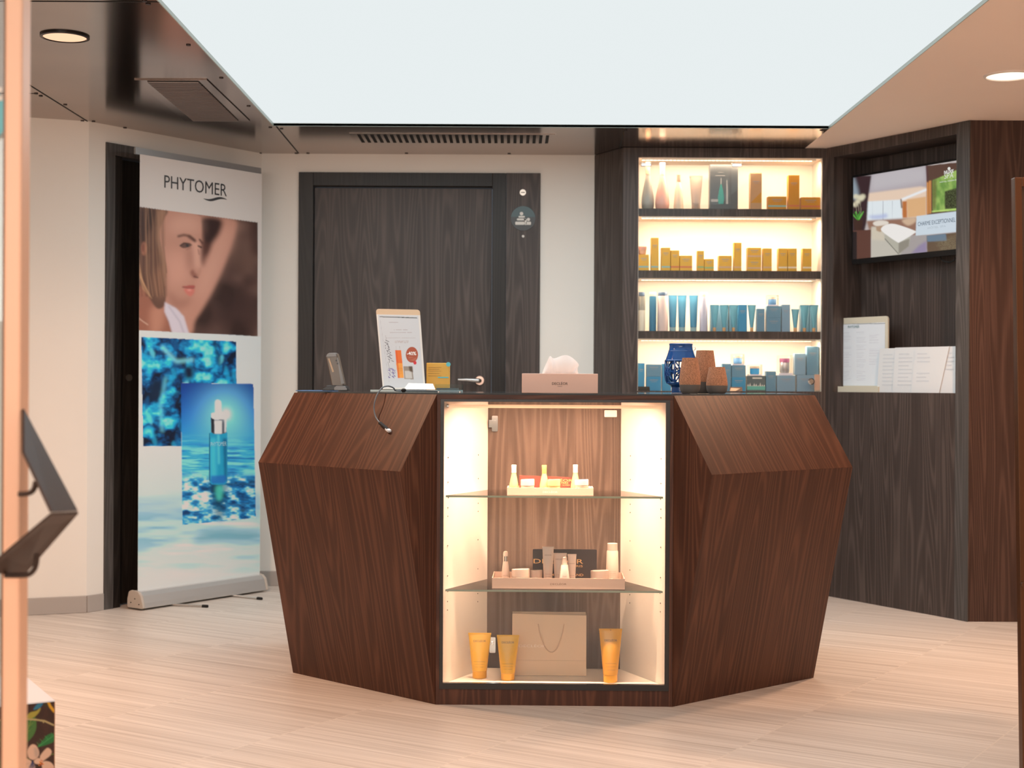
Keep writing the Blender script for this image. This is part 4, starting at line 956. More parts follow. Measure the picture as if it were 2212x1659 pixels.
# tissue box
a = ct(1127.5, 5.30); b = ct(1291.5, 5.30)
r = empty('tissue_box', (a + b) / 2 + V(0, .06, 0), 'peach coloured tissue box on the middle of the countertop', 'tissue box')
mk('body', M().box(a.x, b.x, 5.30, 5.42, TG + .0004, P(1200, 807, 5.3).z), pm('peach_satin_card', (.80, .52, .41), .35), r, bevel=.0015)
c = P(1209.5, 828, 5.3); text('DECLÉOR', c, (1, 0, 0), (0, 0, 1), INK, r, width=.057, cap=.0115, lift=.0008, bold=.012)
text('PARIS', c + V(0, 0, -.011), (1, 0, 0), (0, 0, 1), INK, r, width=.016, cap=.003, lift=.0008)
TIS = pm('white_tissue', (.98, .96, .95), .9); zt = P(1200, 807, 5.3).z
prof = [(1171, 808), (1174, 797), (1182, 781), (1186, 771), (1189, 768), (1193, 773), (1197, 775), (1207, 771), (1217, 766.5), (1227, 767), (1237, 773), (1246, 781), (1252, 789), (1248, 792), (1247, 800), (1250, 808)]
m = M(); n = len(prof); NV = 7
def tis(i, v, side):
    x, y = prof[i]; top = P(x, y, 5.36); u = i / (n - 1.0); bx_ = P(1178 + 64 * u, 806, 5.36).x; e_ = v ** .8
    fold = .007 * math.sin(i * 1.9 + v * 1.5) + .004 * math.sin(i * 3.7 - v * 2)
    return V(bx_ + (top.x - bx_) * e_, 5.36 + side * (.016 * math.sin(math.pi * min(1, .15 + v * .85)) + fold * (.3 + .7 * v) * (1 - .2 * v)), zt - .002 + (top.z - zt + .002) * v)
vs = []; fs = []
for side in (-1, 1):
    b_ = len(vs)
    for i in range(n):
        for j in range(NV): vs.append(tis(i, j / (NV - 1.0), side if j < NV - 1 else side * .25))
    for i in range(n - 1):
        for j in range(NV - 1):
            q = (b_ + i * NV + j, b_ + (i + 1) * NV + j, b_ + (i + 1) * NV + j + 1, b_ + i * NV + j + 1); fs.append(q if side < 0 else q[::-1])
m.add(vs, fs)
o = mk('tissue', m, TIS, r, smooth=True)
sb = o.modifiers.new('smooth', 'SUBSURF'); sb.levels = 2; sb.render_levels = 2
nt = TIS.node_tree; tr_ = nt.nodes.new('ShaderNodeBsdfTranslucent'); tr_.inputs[0].default_value = (.98, .94, .92, 1); mx_ = nt.nodes.new('ShaderNodeMixShader'); mx_.inputs[0].default_value = .35
nt.links.new(nt.nodes['Principled BSDF'].outputs[0], mx_.inputs[1]); nt.links.new(tr_.outputs[0], mx_.inputs[2]); nt.links.new(mx_.outputs[0], nt.nodes['Material Output'].inputs[0])
# cork vases
CORK = noisy('cork', (.42, .20, .11), .85, .35, 260.0, .5); VGREY = pm('grey_stone_glaze', (.115, .105, .095), .65)
def vase(px, Y, wpx, ytop, split, lb):
    Rm = wpx / 2 / F * Y; h = P(px, ytop, Y).z - TG; p = ct(px, Y)
    r = empty('cork_vase', p, lb, 'vase', 'cork and grey vases on the counter')
    pr = lambda t: Rm * np.interp(t, [0, .03, .10, .22, .35, .55, .8, 1], [.70, .80, .92, .985, 1.0, .95, .83, .73])
    lat('base', [(pr(t), h * t + .0003) for t in np.linspace(0, split, 8)], VGREY, r, 40)
    ts = np.linspace(split + .002, 1, 12); q = [(pr(t) * 1.003, h * t) for t in ts] + [(pr(1) * .86, h), (pr(1) * .84, h * .8), (pr(1) * .8, h * .6), (.003, h * .55)]
    lat('cork_sleeve', q, CORK, r, 40)
vase(1490.3, 5.35, 46, 773, .25, 'medium cork vase with grey base, leftmost of the three')
vase(1522.5, 5.50, 50, 757, .27, 'tallest cork vase, standing behind the other two')
vase(1548.5, 5.41, 46.5, 793, .31, 'smallest cork vase with grey base, rightmost of the three')
# blue lantern with cut-outs
BLG = pm('cobalt_glaze', (.012, .075, .26), .12); 
Yl = 5.86; p = ct(1470.5, Yl); hL = P(1470, 742, Yl).z - TG; RL = .0615
r = empty('blue_lantern', p, 'cobalt blue ceramic lantern with star cut-outs behind the cork vases', 'lantern')
lat('foot', [(.036, .0003), (.037, .004), (.036, .022), (.040, .026)], BLG, r, 40)
lat('neck', [(.050, hL - .030), (.047, hL - .026), (.045, hL - .010), (.047, hL - .002), (.044, hL), (.040, hL), (.039, hL - .03)], BLG, r, 40)
prL = lambda z: float(np.interp(z, [.026, .034, .045, .07, .11, .13, .145, hL - .03], [.038, .049, .057, RL, RL, .060, .056, .050]))
def lsurf(phi, z, off=0.0): q = prL(z) + off; return V(q * math.sin(phi), -q * math.cos(phi), z)
m = M()
def lbar(p0, p1, wd=.0022, n=8):
    m.tube([lsurf(p0[0] + (p1[0] - p0[0]) * i / n, p0[1] + (p1[1] - p0[1]) * i / n) for i in range(n + 1)], wd, 6)
zlo, zhi = .040, .128
for kz in (zlo, zhi): m.tube([lsurf(2 * math.pi * i / 48, kz) for i in range(49)], .0042, 6)
NS = 6
for k in range(NS):
    c0 = 2 * math.pi * k / NS; hw = math.pi / NS
    lbar((c0 - hw, zlo), (c0 - hw, zhi), .0042)
    for (cz, ph) in ((zlo + (zhi - zlo) * .5, c0),):
        for t_ in range(8):
            a_ = math.pi / 4 * t_; kx = hw / max(abs(math.cos(a_)), abs(math.sin(a_))) * math.cos(a_); kz = (zhi - zlo) / 2 / max(abs(math.cos(a_)), abs(math.sin(a_))) * math.sin(a_)
            lbar((ph, cz), (ph + kx, cz + kz), .0028)
        ring = [lsurf(ph + .26 * math.cos(q), cz + .016 * math.sin(q)) for q in np.linspace(0, 2 * math.pi, 17)]; m.tube(ring, .0024, 6)
        m.lathe([(.006, -.002), (.006, .002)], 12, lsurf(ph, cz), a=lsurf(ph, cz).xy.to_3d())
        for sx_, sz_ in ((-1, 1), (1, 1), (-1, -1), (1, -1)):
            ring = [lsurf(ph + sx_ * hw * .98 + .13 * math.cos(q), cz + sz_ * .0 + .010 * math.sin(q)) for q in np.linspace(0, 2 * math.pi, 13)]
        m.tube(ring, .002, 6)
mk('pierced_body', m, BLG, r, smooth=True, world=False)
lat('shoulder', [(prL(zhi) + .001, zhi), (.0585, zhi + .010), (.054, zhi + .022), (.048, hL - .026), (.044, hL - .03), (.050, zhi + .01), (prL(zhi) - .004, zhi)], BLG, r, 48)
lat('lower_bowl', [(.036, .026), (.049, .034), (prL(zlo) + .001, zlo), (prL(zlo) - .004, zlo), (.044, .036), (.004, .030)], BLG, r, 48)
mk('wire_handle', M().tube([V(.045, -.004, hL - .012), V(.055, -.004, hL - .014), V(.057, -.004, hL - .022), V(.051, -.004, hL - .028)], .0012, 6), CHROME, r, world=False)
# paper stand with discount card
YS = 5.72
k = [P(812, 667, YS + .06), P(907, 669, YS + .075), P(827, 842, YS), P(919, 842, YS + .015)]
r = empty('card_stand', ct(868, YS), 'tilted cream card stand showing a minus forty percent leaflet', 'card stand')
r.location.z = TG
tl, tr, bl, br = k; bl.z = TG + .010; br.z = TG + .010
ux = nrm(br - bl); uy = nrm(((tl - bl) + (tr - br))); wS = (br - bl).length; hS = (tl - bl).length
# in-plane skew of the quad is kept by building from its own corners
def qp(u, v, off=0.0):
    b_ = bl.lerp(br, u); t_ = tl.lerp(tr, u); q = b_.lerp(t_, v); nn = (br - bl).cross(tl - bl).normalized(); return q + nn * off
pts = []
for (u0, v0, a0) in ((.93, .965, 0), (.07, .965, 90)):
    for i in range(7): an = math.radians(a0 + 90 * i / 6); pts.append(qp(u0 + .07 * math.cos(an), v0 + .035 * math.sin(an)))
pts += [qp(0, 0), qp(1, 0)]
BMP = pm('cream_beech', (.66, .50, .34), .45); PLW = pm('white_laminate', (.74, .73, .70), .4)
nn = (br - bl).cross(tl - bl).normalized()
mk('board', M().ext(pts, -nn * .010), BMP, r)
cv = Canvas(810, 660, 8.0, 130 * 8, 190 * 8, (203, 209, 215), ds=2.5, seed=3)
def c3(*a): return [((690 + x / 5.184 - 810) * 8, (640 + y / 5.184 - 660) * 8) for x, y in a]
K8 = 8 / 5.184
cv.poly(c3((672, 224), (1093, 238), (1095, 248), (673, 232)), (70, 80, 82), 1)
cv.line(c3((676, 240), (780, 960)), 3, (165, 170, 180))
for y0, x0, x1, n_ in ((292, 780, 890, 1), (375, 820, 995, 1), (405, 790, 1040, 1), (466, 740, 1085, 1)):
    for i in range(int((x1 - x0) / 13)):
        if cv.rng.rand() > .12: cv.line(c3((x0 + i * 13, y0), (x0 + i * 13 + 9, y0 + 1)), 9 if y0 != 466 else 6, (176, 172, 178))
for i in range(9): cv.line(c3((850 + i * 17, 498), (850 + i * 17, 522)), 7, (178, 165, 165)); cv.line(c3((850 + i * 17, 498 if i % 2 else 522), (862 + i * 17, 498 if i % 3 else 522)), 5, (178, 165, 165))
# bottle
cv.poly(c3((848, 605), (915, 605), (945, 915), (880, 915)), (226, 110, 40)); cv.poly(c3((858, 750), (930, 750), (945, 912), (882, 912)), (236, 160, 70)); cv.poly(c3((848, 605), (868, 605), (898, 915), (880, 915)), (215, 88, 25), 4, .7)
for i in range(6): cv.line(c3((885, 775 + i * 18), (930, 775 + i * 18)), 4, (190, 110, 30))
cv.line(c3((858, 560), (862, 605)), 4, (140, 140, 140)); cv.line(c3((897, 560), (903, 605)), 4, (140, 140, 140))
cv.poly(c3((940, 785), (1040, 785), (1055, 930), (952, 925)), (150, 140, 130)); cv.poly(c3((955, 835), (1030, 835), (1040, 920), (962, 918)), (198, 198, 196), 6); cv.poly(c3((1000, 785), (1040, 785), (1048, 850), (1010, 840)), (90, 75, 60), 8)
bx_, by_ = c3((1036, 655))[0]; cv.ell(bx_, by_, 68 * K8, 88 * K8, (168, 82, 56)); bx_, by_ = c3((1070, 745))[0]; cv.ell(bx_, by_, 18 * K8, 20 * K8, (205, 50, 60))
for y0 in (688, 702, 716): cv.line(c3((1000, y0 - 4), (1082, y0)), 3, (215, 150, 130))
# lavender sprig
for i in range(26):
    t = i / 25; x = 742 + 50 * t + 18 * math.sin(i * 1.9); y = 490 + 240 * t
    cv.line(c3((x, y), (x + 14 * math.sin(i * 2.7) + 10, y + 10)), 9, (70, 70, 85))
cv.line(c3((740, 440), (790, 640), (795, 720)), 3, (110, 110, 120)); cv.line(c3((765, 735), (800, 860)), 4, (90, 100, 95))
for i in range(40):
    x = 770 + cv.rng.rand() * 75; y = 800 + cv.rng.rand() * 110; cv.line(c3((x, y), (x + 8, y + 9)), 8, (110, 95, 170) if i % 3 else (75, 60, 120))
o = sheet('leaflet', qp(.035, .925, .0008), qp(.955, .925, .0008), qp(.035, .02, .0008), qp(.955, .02, .0008), 110, 190, cv.sample, PRINT, r, gain=1.0)
mk('backing_sheet', M().ext([qp(.0, .93, .0003), qp(1.0, .93, .0003), qp(1, .0, .0003), qp(.0, .0, .0003)], nn * .0003), PLW, r)
cc = P(690 + 1036 / 5.184, 640 + 640 / 5.184, YS + .03); # place lettering on the tilted plane
def onq(px, py):
    a_, b_ = ray(px, py); d_ = V(a_, 1, b_); o_ = V(0, 0, H); t_ = (bl + nn * .001 - o_).dot(nn) / d_.dot(nn); return o_ + d_ * t_
WTX = pm('white_ink', (.9, .9, .88), .5)
text('-40%', onq(889, 763.5), ux, uy, WTX, r, width=.036, cap=.0145, lift=.0004, bold=.02)
m = M(); m.prism([(ct(800, 5.66)).xy, (ct(862, 5.60)).xy, (ct(1000, 5.62)).xy, (ct(1000, 5.78)).xy, (ct(830, 5.80)).xy], TG + .0006, TG + .008)
mk('foot', m, pm('aqua_clear_acrylic', (.50, .66, .70), .1), r)
m = M().ext([ct(872, 5.60) + V(0, 0, .010), ct(940, 5.59) + V(0, 0, .010), ct(935, 5.68) + V(0, 0, .030), ct(882, 5.68) + V(0, 0, .032)], (0, .004, .002)); mk('leaflet_holder', m, PLW, r)
# clear tray with cards
a = ct(940, 5.53); b = ct(1000, 5.53)
r = empty('acrylic_tray', (a + b) / 2, 'clear acrylic tray of black cards beside the card stand', 'tray')
mk('tray', M().box(a.x, b.x, 5.53, 5.585, TG + .004, TG + .008).box(a.x, b.x, 5.53, 5.533, TG + .008, TG + .030).box(b.x - .003, b.x, 5.533, 5.585, TG + .008, TG + .030), pane('acrylic', (.85, .93, .95), 1.5), r)
mk('stacked_cards', M().box(a.x + .004, b.x - .018, 5.535, 5.58, TG + .0085, TG + .016), pm('charcoal_cards', (.10, .11, .12), .3), r)
mk('foot', M().lathe([(.004, 0), (.004, .0035)], 10, (b.x - .012, 5.54, TG + .0003)).lathe([(.004, 0), (.004, .0035)], 10, (a.x + .012, 5.54, TG + .0003)), CHROME, r)
# amber box with aqua dot
a = ct(921, 5.86); b = ct(970.5, 5.86); zt = P(945, 784, 5.86).z
r = empty('product_box', (a + b) / 2 + V(0, .04, 0), 'amber carton with aqua dot behind the card stand on the counter', 'box')
mk('body', M().box(a.x, b.x, 5.86, 5.93, TG + .0004, zt), pm('amber_yellow_card', (.80, .42, .055), .4), r, bevel=.002)
AQD = pm('aqua_print', (.12, .55, .60), .4)
c = P(968.5, 787, 5.858); mk('sticker', M().lathe([(.0088, 0), (.0088, .001)], 24, c, a=(0, -1, 0)), AQD, r, label='round aqua sticker')
q0 = P(946, 814, 5.8594); q1 = P(969, 816.5, 5.8594); mk('aqua_bar', M().box(q0.x, q1.x, 5.8585, 5.8596, q1.z, q0.z), AQD, r)
m = M()
for i, yy in enumerate((793, 797, 801, 806, 811)):
    q0 = P(925, yy, 5.859); m.box(q0.x, q0.x + .052 - .008 * (i % 2), 5.8588, 5.8596, q0.z - .0012, q0.z)
mk('small_print', m, pm('ochre_ink', (.48, .24, .04), .5), r)
# cordless phone in its charger
PH = pm('phone_silver', (.13, .11, .095), .32, .5); PHD = pm('phone_black', (.02, .02, .022), .3); PHS = pm('phone_side', (.20, .205, .21), .35, .2)
YP2 = 5.62
r = empty('cordless_phone', ct(728, YP2), 'silver and black cordless handset leaning in its charging cradle', 'phone')
m = M(); p0 = ct(697, YP2 - .02); p1 = ct(752, YP2 + .01)
prof = [P(x, y, YP2 - .035) for x, y in ((695, 843.5), (696, 838), (706, 833), (725, 832), (748, 834), (752, 840), (751.5, 844))]
for q in prof: q.z = max(q.z, TG + .0006)
mk('cradle', M().ext(prof, (0, .075, 0)), PHD, r, bevel=.003)
prof = [P(x, y, YP2 - .0362) for x, y in ((722, 843), (722, 837), (727, 833.5), (745, 834.5), (750, 840), (750, 843))]
for q in prof: q.z = max(q.z, TG + .0012)
mk('cradle_face', M().ext(prof, (0, -.003, 0)), PHS, r, bevel=.001)
hb = [P(x, y, YP2 - .012) for x, y in ((717, 835), (704, 772), (705, 766), (709, 762.5), (723, 762), (727, 764), (729, 770), (743, 832), (740, 836))]
mk('handset', M().ext(hb, (.006, .030, 0)), PH, r, bevel=.004, seg=3)
hb = [P(x, y, YP2 - .0125) for x, y in ((704.5, 771), (706, 766), (709.5, 763), (722, 762.5), (726, 766), (727, 770), (718, 771))]
mk('head_cap', M().ext(hb, (0, -.003, 0)), PHS, r, bevel=.001)
hb = [P(x, y, YP2 - .0125) for x, y in ((728, 773), (730, 772), (744, 828), (737, 830))]
mk('side_strip', M().ext(hb, (0, -.002, 0)), PHS, r)
m = M()
for x, y in ((726.5, 779), (729, 785.5)): m.lathe([(.0032, 0), (.0032, .002)], 12, P(x, y, YP2 - .014), a=(0, -1, 0))
mk('button', m, PHD, r)
hb = [P(x, y, YP2 - .0125) for x, y in ((709, 775), (712, 774), (722, 803), (718, 804))]; mk('clip', M().ext(hb, (0, -.003, 0)), pm('phone_bronze', (.30, .20, .13), .3, .6), r)
# blue sheets on the glass
a = ct(642, 5.78); b = ct(720, 5.78)
r = tag(mk('document_folder', M().box(a.x, b.x, 5.74, 5.95, TG + .0004, TG + .0035), pm('blue_folder', (.10, .22, .45), .4)), 'flat blue folder under the phone cradle at counter left end', 'folder')
# network cable
CBL = pm('grey_cable', (.10, .115, .13), .35)
def wingpt(px, py, lift=.0):   # on the left wing's upper slope
    u = nrm(B - A); n = V(u.y, -u.x, 0); n = n if n.y < 0 else -n
    r0 = A + n * .17 + V(0, 0, .819); t0 = A + V(0, 0, TOP); nm = (B - A).cross(t0 - r0).normalized(); nm = nm if nm.y < 0 else -nm
    a_, b_ = ray(px, py); d_ = V(a_, 1, b_); o_ = V(0, 0, H); t_ = (r0 + nm * lift - o_).dot(nm) / d_.dot(nm); return o_ + d_ * t_
zc_ = TG + .004
pts = [ct(945, 5.50) + V(0, 0, .004), ct(920, 5.50) + V(0, 0, .005), ct(890, 5.50) + V(0, 0, .005), ct(866, 5.49) + V(0, 0, .005), ct(854, 5.47) + V(0, 0, .006)]
pts += [P(851, 839, 5.44), P(845, 835.5, 5.41), P(836, 834, 5.38), P(825, 838, 5.36)] + [wingpt(x, y, l) for x, y, l in ((815, 852, .03), (809, 870, .03), (808, 886, .022), (812, 902, .014), (821, 914, .009))]
pts2 = []
for i in range(len(pts) - 1):
    p0 = pts[max(i - 1, 0)]; p1 = pts[i]; p2 = pts[i + 1]; p3 = pts[min(i + 2, len(pts) - 1)]
    for t in (0, .25, .5, .75): pts2.append(.5 * ((2 * p1) + (-p0 + p2) * t + (2 * p0 - 5 * p1 + 4 * p2 - p3) * t * t + (-p0 + 3 * p1 - 3 * p2 + p3) * t ** 3))
pts2.append(pts[-1])
r = empty('network_cable', ct(870, 5.49), 'dark grey network cable hanging over the left counter slope', 'cable')
mk('cord', M().tube(pts2, .0026, 10), CBL, r, smooth=True)
c = pts[1]; mk('ferrite_bead', M().lathe([(.003, -.009), (.006, -.006), (.007, 0), (.006, .006), (.003, .009)], 14, ct(872, 5.49) + V(0, 0, .007), a=(1, 0, .1)), GROOVE, r, smooth=True)
u0 = wingpt(820, 913, .009); u1 = wingpt(838, 928, .007); d_ = nrm(u1 - u0); nv_ = nrm(V(.3, -.7, .6)); s_ = nrm(d_.cross(nv_)); nv_ = s_.cross(d_)
mk('plug_boot', M().obox(u0.lerp(u1, .5), d_ * (u1 - u0).length * .5, s_ * .0058, nv_ * .0042), GROOVE, r, bevel=.002)
mk('plug', M().obox(u1 + d_ * .008, d_ * .008, s_ * .0055, nv_ * .004), pm('clear_plug', (.62, .66, .68), .15), r, bevel=.0008)
mk('latch', M().obox(u1 + d_ * .002 + s_ * .007, d_ * .010, s_ * .0008, nv_ * .003), pm('clear_latch', (.7, .72, .74), .2), r)

# ================================================================== ROLL-UP BANNER
b0 = G(290, 1318); b1 = G(565, 1276); b0.z = 0; b1.z = 0; db = nrm(b1 - b0); nb = V(-db.y, db.x, 0)     # nb points away from the viewer
if nb.y < 0: nb = -nb
r = empty('rollup_banner', (b0 + b1) / 2, 'tall roll-up advertising banner with portrait photo and blue bottle picture', 'banner')
CAS = pm('silver_cassette', (.66, .66, .65), .32, .55); Lb = (b1 - b0).length
def bp(s, off, z): return b0 + db * s + nb * off + V(0, 0, z)
prof = [(-.055, .012), (-.050, .035), (-.040, .070), (-.020, .088), (.0, .092), (.030, .092), (.045, .085), (.055, .05), (.055, .012), (.045, .008), (-.045, .008)]
mk('cassette', M().ext([bp(0.02, o_, z_) for o_, z_ in prof], db * (Lb - .04)), CAS, r, smooth=False, bevel=.002)
ENDM = pm('grey_end_cap', (.52, .46, .40), .45)
for s_ in (0.004, Lb - .02):
    mk('end_cap', M().ext([bp(s_, o_ * 1.08, z_ * 1.03) for o_, z_ in prof], db * .016), ENDM, r, bevel=.004)
m = M()
for o_, z_ in ((-.03, .03), (.03, .035), (0, .055)): m.lathe([(.003, 0), (.003, .002)], 8, bp(.004, o_, z_), a=-db)
mk('end_screw', m, GROOVE, r)
for px, py, px2, py2 in ((370, 1309, 437, 1312), (500, 1289, 556, 1295)):
    a = G(px, py); b = G(px2, py2); m = M().tube([a + V(0, 0, .008), b + V(0, 0, .006)], .006, 8); o = mk('foot', m, ALU, r); mk('foot_tip', M().tube([b + V(0, 0, .006), b + nrm(b - a) * .03 + V(0, 0, .006)], .008, 8), GROOVE, o)
TZB = 2.272
sb0, sb1 = .018, Lb - .018
mk('top_rail', M().rrect(bp(Lb / 2 - .012, 0, TZB - .015), db, (0, 0, 1), Lb - .012, .034, .003, nb * .012), pm('grey_rail', (.36, .36, .36), .35, .5), r)
mk('pole', M().tube([bp(Lb / 2, .03, .06), bp(Lb / 2, .016, TZB - .02)], .008, 10), ALU, r)
# canvas picture: three painted areas in crop coordinates
c2 = Canvas(280, 300, 2.765, 300 * 2.765, 440 * 2.765, (206, 200, 196), ds=2.2, seed=5)
def k2(*a): return [(x - 80 * 2.765, y) for x, y in a]           # crop with origin (200,300)
reg = k2((240, 400), (985, 499), (985, 1179), (240, 1142))
n1 = c2.noise(260, 1, 1, 3); c2.put(c2.mask(reg), c2.ramp(n1, [(0.25, (52, 34, 30)), (.42, (84, 60, 54)), (.6, (122, 94, 84)), (.8, (140, 112, 98))]))
c2.blob(k2((700, 1000), (820, 940), (985, 900), (985, 1050), (880, 1120), (690, 1080)), (58, 38, 36), 60, .75)
c2.blob(k2((820, 640), (960, 720), (940, 800), (830, 730)), (98, 72, 62), 40, .7)
SK = (196, 146, 126)
c2.blob(k2((640, 452), (740, 462), (850, 482), (858, 540), (815, 680), (740, 860), (660, 1010), (610, 1090), (590, 1165), (500, 1160), (480, 900), (640, 640)), (186, 134, 116), 10)
c2.blob(k2((780, 520), (840, 530), (800, 660), (720, 840), (640, 980), (650, 800), (720, 660)), (206, 156, 138), 40, .8)
c2.blob(k2((648, 475), (770, 480), (760, 560), (715, 625), (690, 680), (662, 700), (655, 600)), (50, 28, 26), 14)
c2.blob(k2((655, 620), (700, 640), (660, 760), (640, 700)), (90, 54, 46), 14, .8)
# neck and shoulder
c2.blob(k2((262, 900), (340, 880), (440, 960), (450, 1060), (480, 1160), (250, 1160)), (150, 96, 78), 10)
c2.blob(k2((350, 1010), (430, 990), (425, 1100), (400, 1160), (350, 1160)), (190, 134, 112), 20, .8)
# face
face = k2((400, 420), (520, 432), (632, 452), (650, 500), (652, 570), (648, 620), (640, 660), (632, 700), (650, 770), (640, 815), (620, 832), (606, 845), (612, 880), (602, 905), (606, 925), (590, 950), (560, 985), (500, 1002), (450, 990), (428, 960), (420, 700), (390, 560))
c2.blob(face, (184, 134, 116), 5)
c2.blob(k2((470, 480), (560, 450), (632, 470), (640, 560), (560, 560), (470, 560)), (208, 160, 142), 36, .7)
c2.blob(k2((450, 690), (540, 680), (590, 760), (560, 850), (480, 880), (440, 800)), (206, 152, 134), 40, .7)
c2.blob(k2((600, 600), (640, 640), (640, 760), (615, 770), (600, 700)), (214, 164, 146), 14, .7)
c2.blob(k2((575, 640), (600, 700), (590, 790), (570, 780), (560, 700)), (140, 92, 80), 20, .45)
c2.blob(k2((440, 900), (520, 960), (590, 950), (560, 1000), (480, 1010)), (150, 100, 86), 20, .6)
c2.line(k2((512, 582), (545, 574), (580, 580), (610, 606)), 13, (84, 50, 42), 4, .9); c2.line(k2((575, 585), (612, 610)), 16, (80, 46, 40), 4, .7); c2.line(k2((640, 602), (655, 622)), 12, (80, 46, 40), 3, .8)
c2.blob(k2((522, 640), (545, 622), (575, 626), (588, 640), (565, 650), (540, 652)), (92, 66, 60), 3, .95); c2.line(k2((522, 638), (545, 622), (578, 626), (590, 634)), 6, (48, 28, 26), 2)
c2.ell(k2((566, 637))[0][0], 637, 9, 9, (50, 50, 52), 2); c2.line(k2((560, 662), (588, 650)), 4, (130, 84, 72), 3, .7)
c2.line(k2((632, 640), (650, 648)), 9, (60, 36, 32), 3); c2.line(k2((630, 660), (636, 690)), 6, (130, 84, 74), 3, .6)
c2.blob(k2((582, 795), (600, 780), (612, 800), (628, 815), (612, 832), (592, 820)), (132, 78, 66), 7, .8); c2.line(k2((606, 822), (628, 828)), 8, (90, 46, 42), 3, .9)
c2.blob(k2((534, 882), (562, 878), (585, 874), (612, 878), (604, 892), (570, 892)), (168, 84, 78), 3); c2.blob(k2((545, 895), (575, 892), (606, 894), (606, 920), (585, 940), (560, 925)), (200, 116, 104), 4); c2.line(k2((536, 886), (570, 892), (606, 892)), 4, (112, 50, 48), 2)
c2.ell(k2((578, 905))[0][0], 903, 12, 5, (232, 160, 148), 4, .8)
# hair
hair = k2((240, 398), (330, 408), (445, 424), (430, 470), (400, 540), (392, 600), (415, 680), (438, 760), (436, 850), (438, 940), (425, 1000), (392, 1015), (360, 985), (330, 930), (290, 870), (255, 800), (245, 600))
c2.blob(hair, (100, 70, 58), 5)
c2.blob(k2((270, 420), (375, 424), (360, 520), (320, 600), (340, 680), (300, 660), (265, 560)), (44, 28, 26), 14, .9)
c2.blob(k2((370, 800), (430, 760), (436, 900), (410, 960), (370, 900)), (150, 106, 84), 22, .7)
c2.ell(k2((308, 650))[0][0], 655, 15, 42, (182, 120, 96), 4); c2.ell(k2((300, 640))[0][0], 650, 7, 26, (120, 66, 52), 4)
for i in range(46):
    x0 = 255 + 180 * c2.rng.rand(); s_ = c2.rng.rand()
    p_ = k2((x0, 410), (x0 - 20 + 30 * s_, 520), (x0 - 10 + 20 * s_, 640), (x0 + 10 * s_ - 5 + (x0 - 300) * .15, 800), (x0 + 30 * s_ + (x0 - 300) * .12, 940))
    p_ = [q for q in p_ if q[0] < 438 - 221 + (0 if q[1] < 700 else 8)]
    if len(p_) > 1: c2.line(p_, 2 + 4 * s_, [(178, 136, 106), (84, 54, 44), (140, 100, 78), (66, 42, 36)][i % 4], 2, .4)
c2.blob(k2((392, 425), (440, 430), (428, 470), (408, 540), (402, 600), (425, 690), (436, 760), (432, 880), (420, 800), (404, 690), (384, 600), (385, 500)), (172, 130, 104), 6, .6)
for i in range(10): c2.line(k2((262 + i * 3, 600 + i * 25), (262 + i * 5, 760 + i * 12), (300 + i * 6, 900 + i * 6)), 3, (206, 158, 118), 2, .5)
c2.poly(k2((432, 975), (500, 1012), (545, 1060), (572, 1150), (580, 1165), (475, 1160), (455, 1090), (428, 1030)), (206, 196, 206), 4)
c2.line(k2((455, 1000), (520, 1090), (545, 1160)), 6, (176, 166, 180), 4); c2.line(k2((262, 1060), (300, 1090), (330, 1110)), 5, (205, 170, 150), 2)
edge = c2.mask(k2((240, 400), (985, 499), (985, 1179), (240, 1142)))
base2 = np.zeros_like(c2.a); base2[:] = s2l((206, 200, 196)); c2.a = c2.a * edge[..., None] + base2 * (1 - edge[..., None])
# lower part, crop with origin (200,700), scale 2.592
c4 = Canvas(280, 690, 2.592, 300 * 2.592, 610 * 2.592, (186, 200, 210), ds=2.2, seed=9)
def k4(*a): return [(x - 80 * 2.592, y + 10 * 2.592) for x, y in a]
gy = np.clip((c4.Y - 26 - 700) / 700, 0, 1); c4.put(np.ones((c4.h, c4.w)), c4.ramp(gy, [(0, (186, 200, 210)), (.35, (176, 196, 208)), (.6, (160, 194, 208)), (1, (186, 204, 214))]))
wv = c4.noise(170, 1.9, .28, 3); hz = np.clip((c4.Y - 950) / 160, 0, 1) * np.clip((1480 - c4.Y) / 250, 0, 1)
c4.put(np.clip((wv - .46) * 5, 0, 1) * hz, (104, 158, 180), .85); c4.put(np.clip((.36 - wv) * 7, 0, 1) * hz, (206, 216, 224), .8)
c4.blob(k4((250, 1000), (380, 1010), (500, 1000), (500, 1040), (250, 1060)), (132, 168, 192), 24, .6); c4.blob(k4((620, 1150), (760, 1140), (935, 1150), (935, 1200), (720, 1220), (560, 1230)), (96, 150, 168), 20, .7); c4.blob(k4((900, 960), (935, 960), (935, 1080), (900, 1080)), (130, 170, 200), 8, .6)
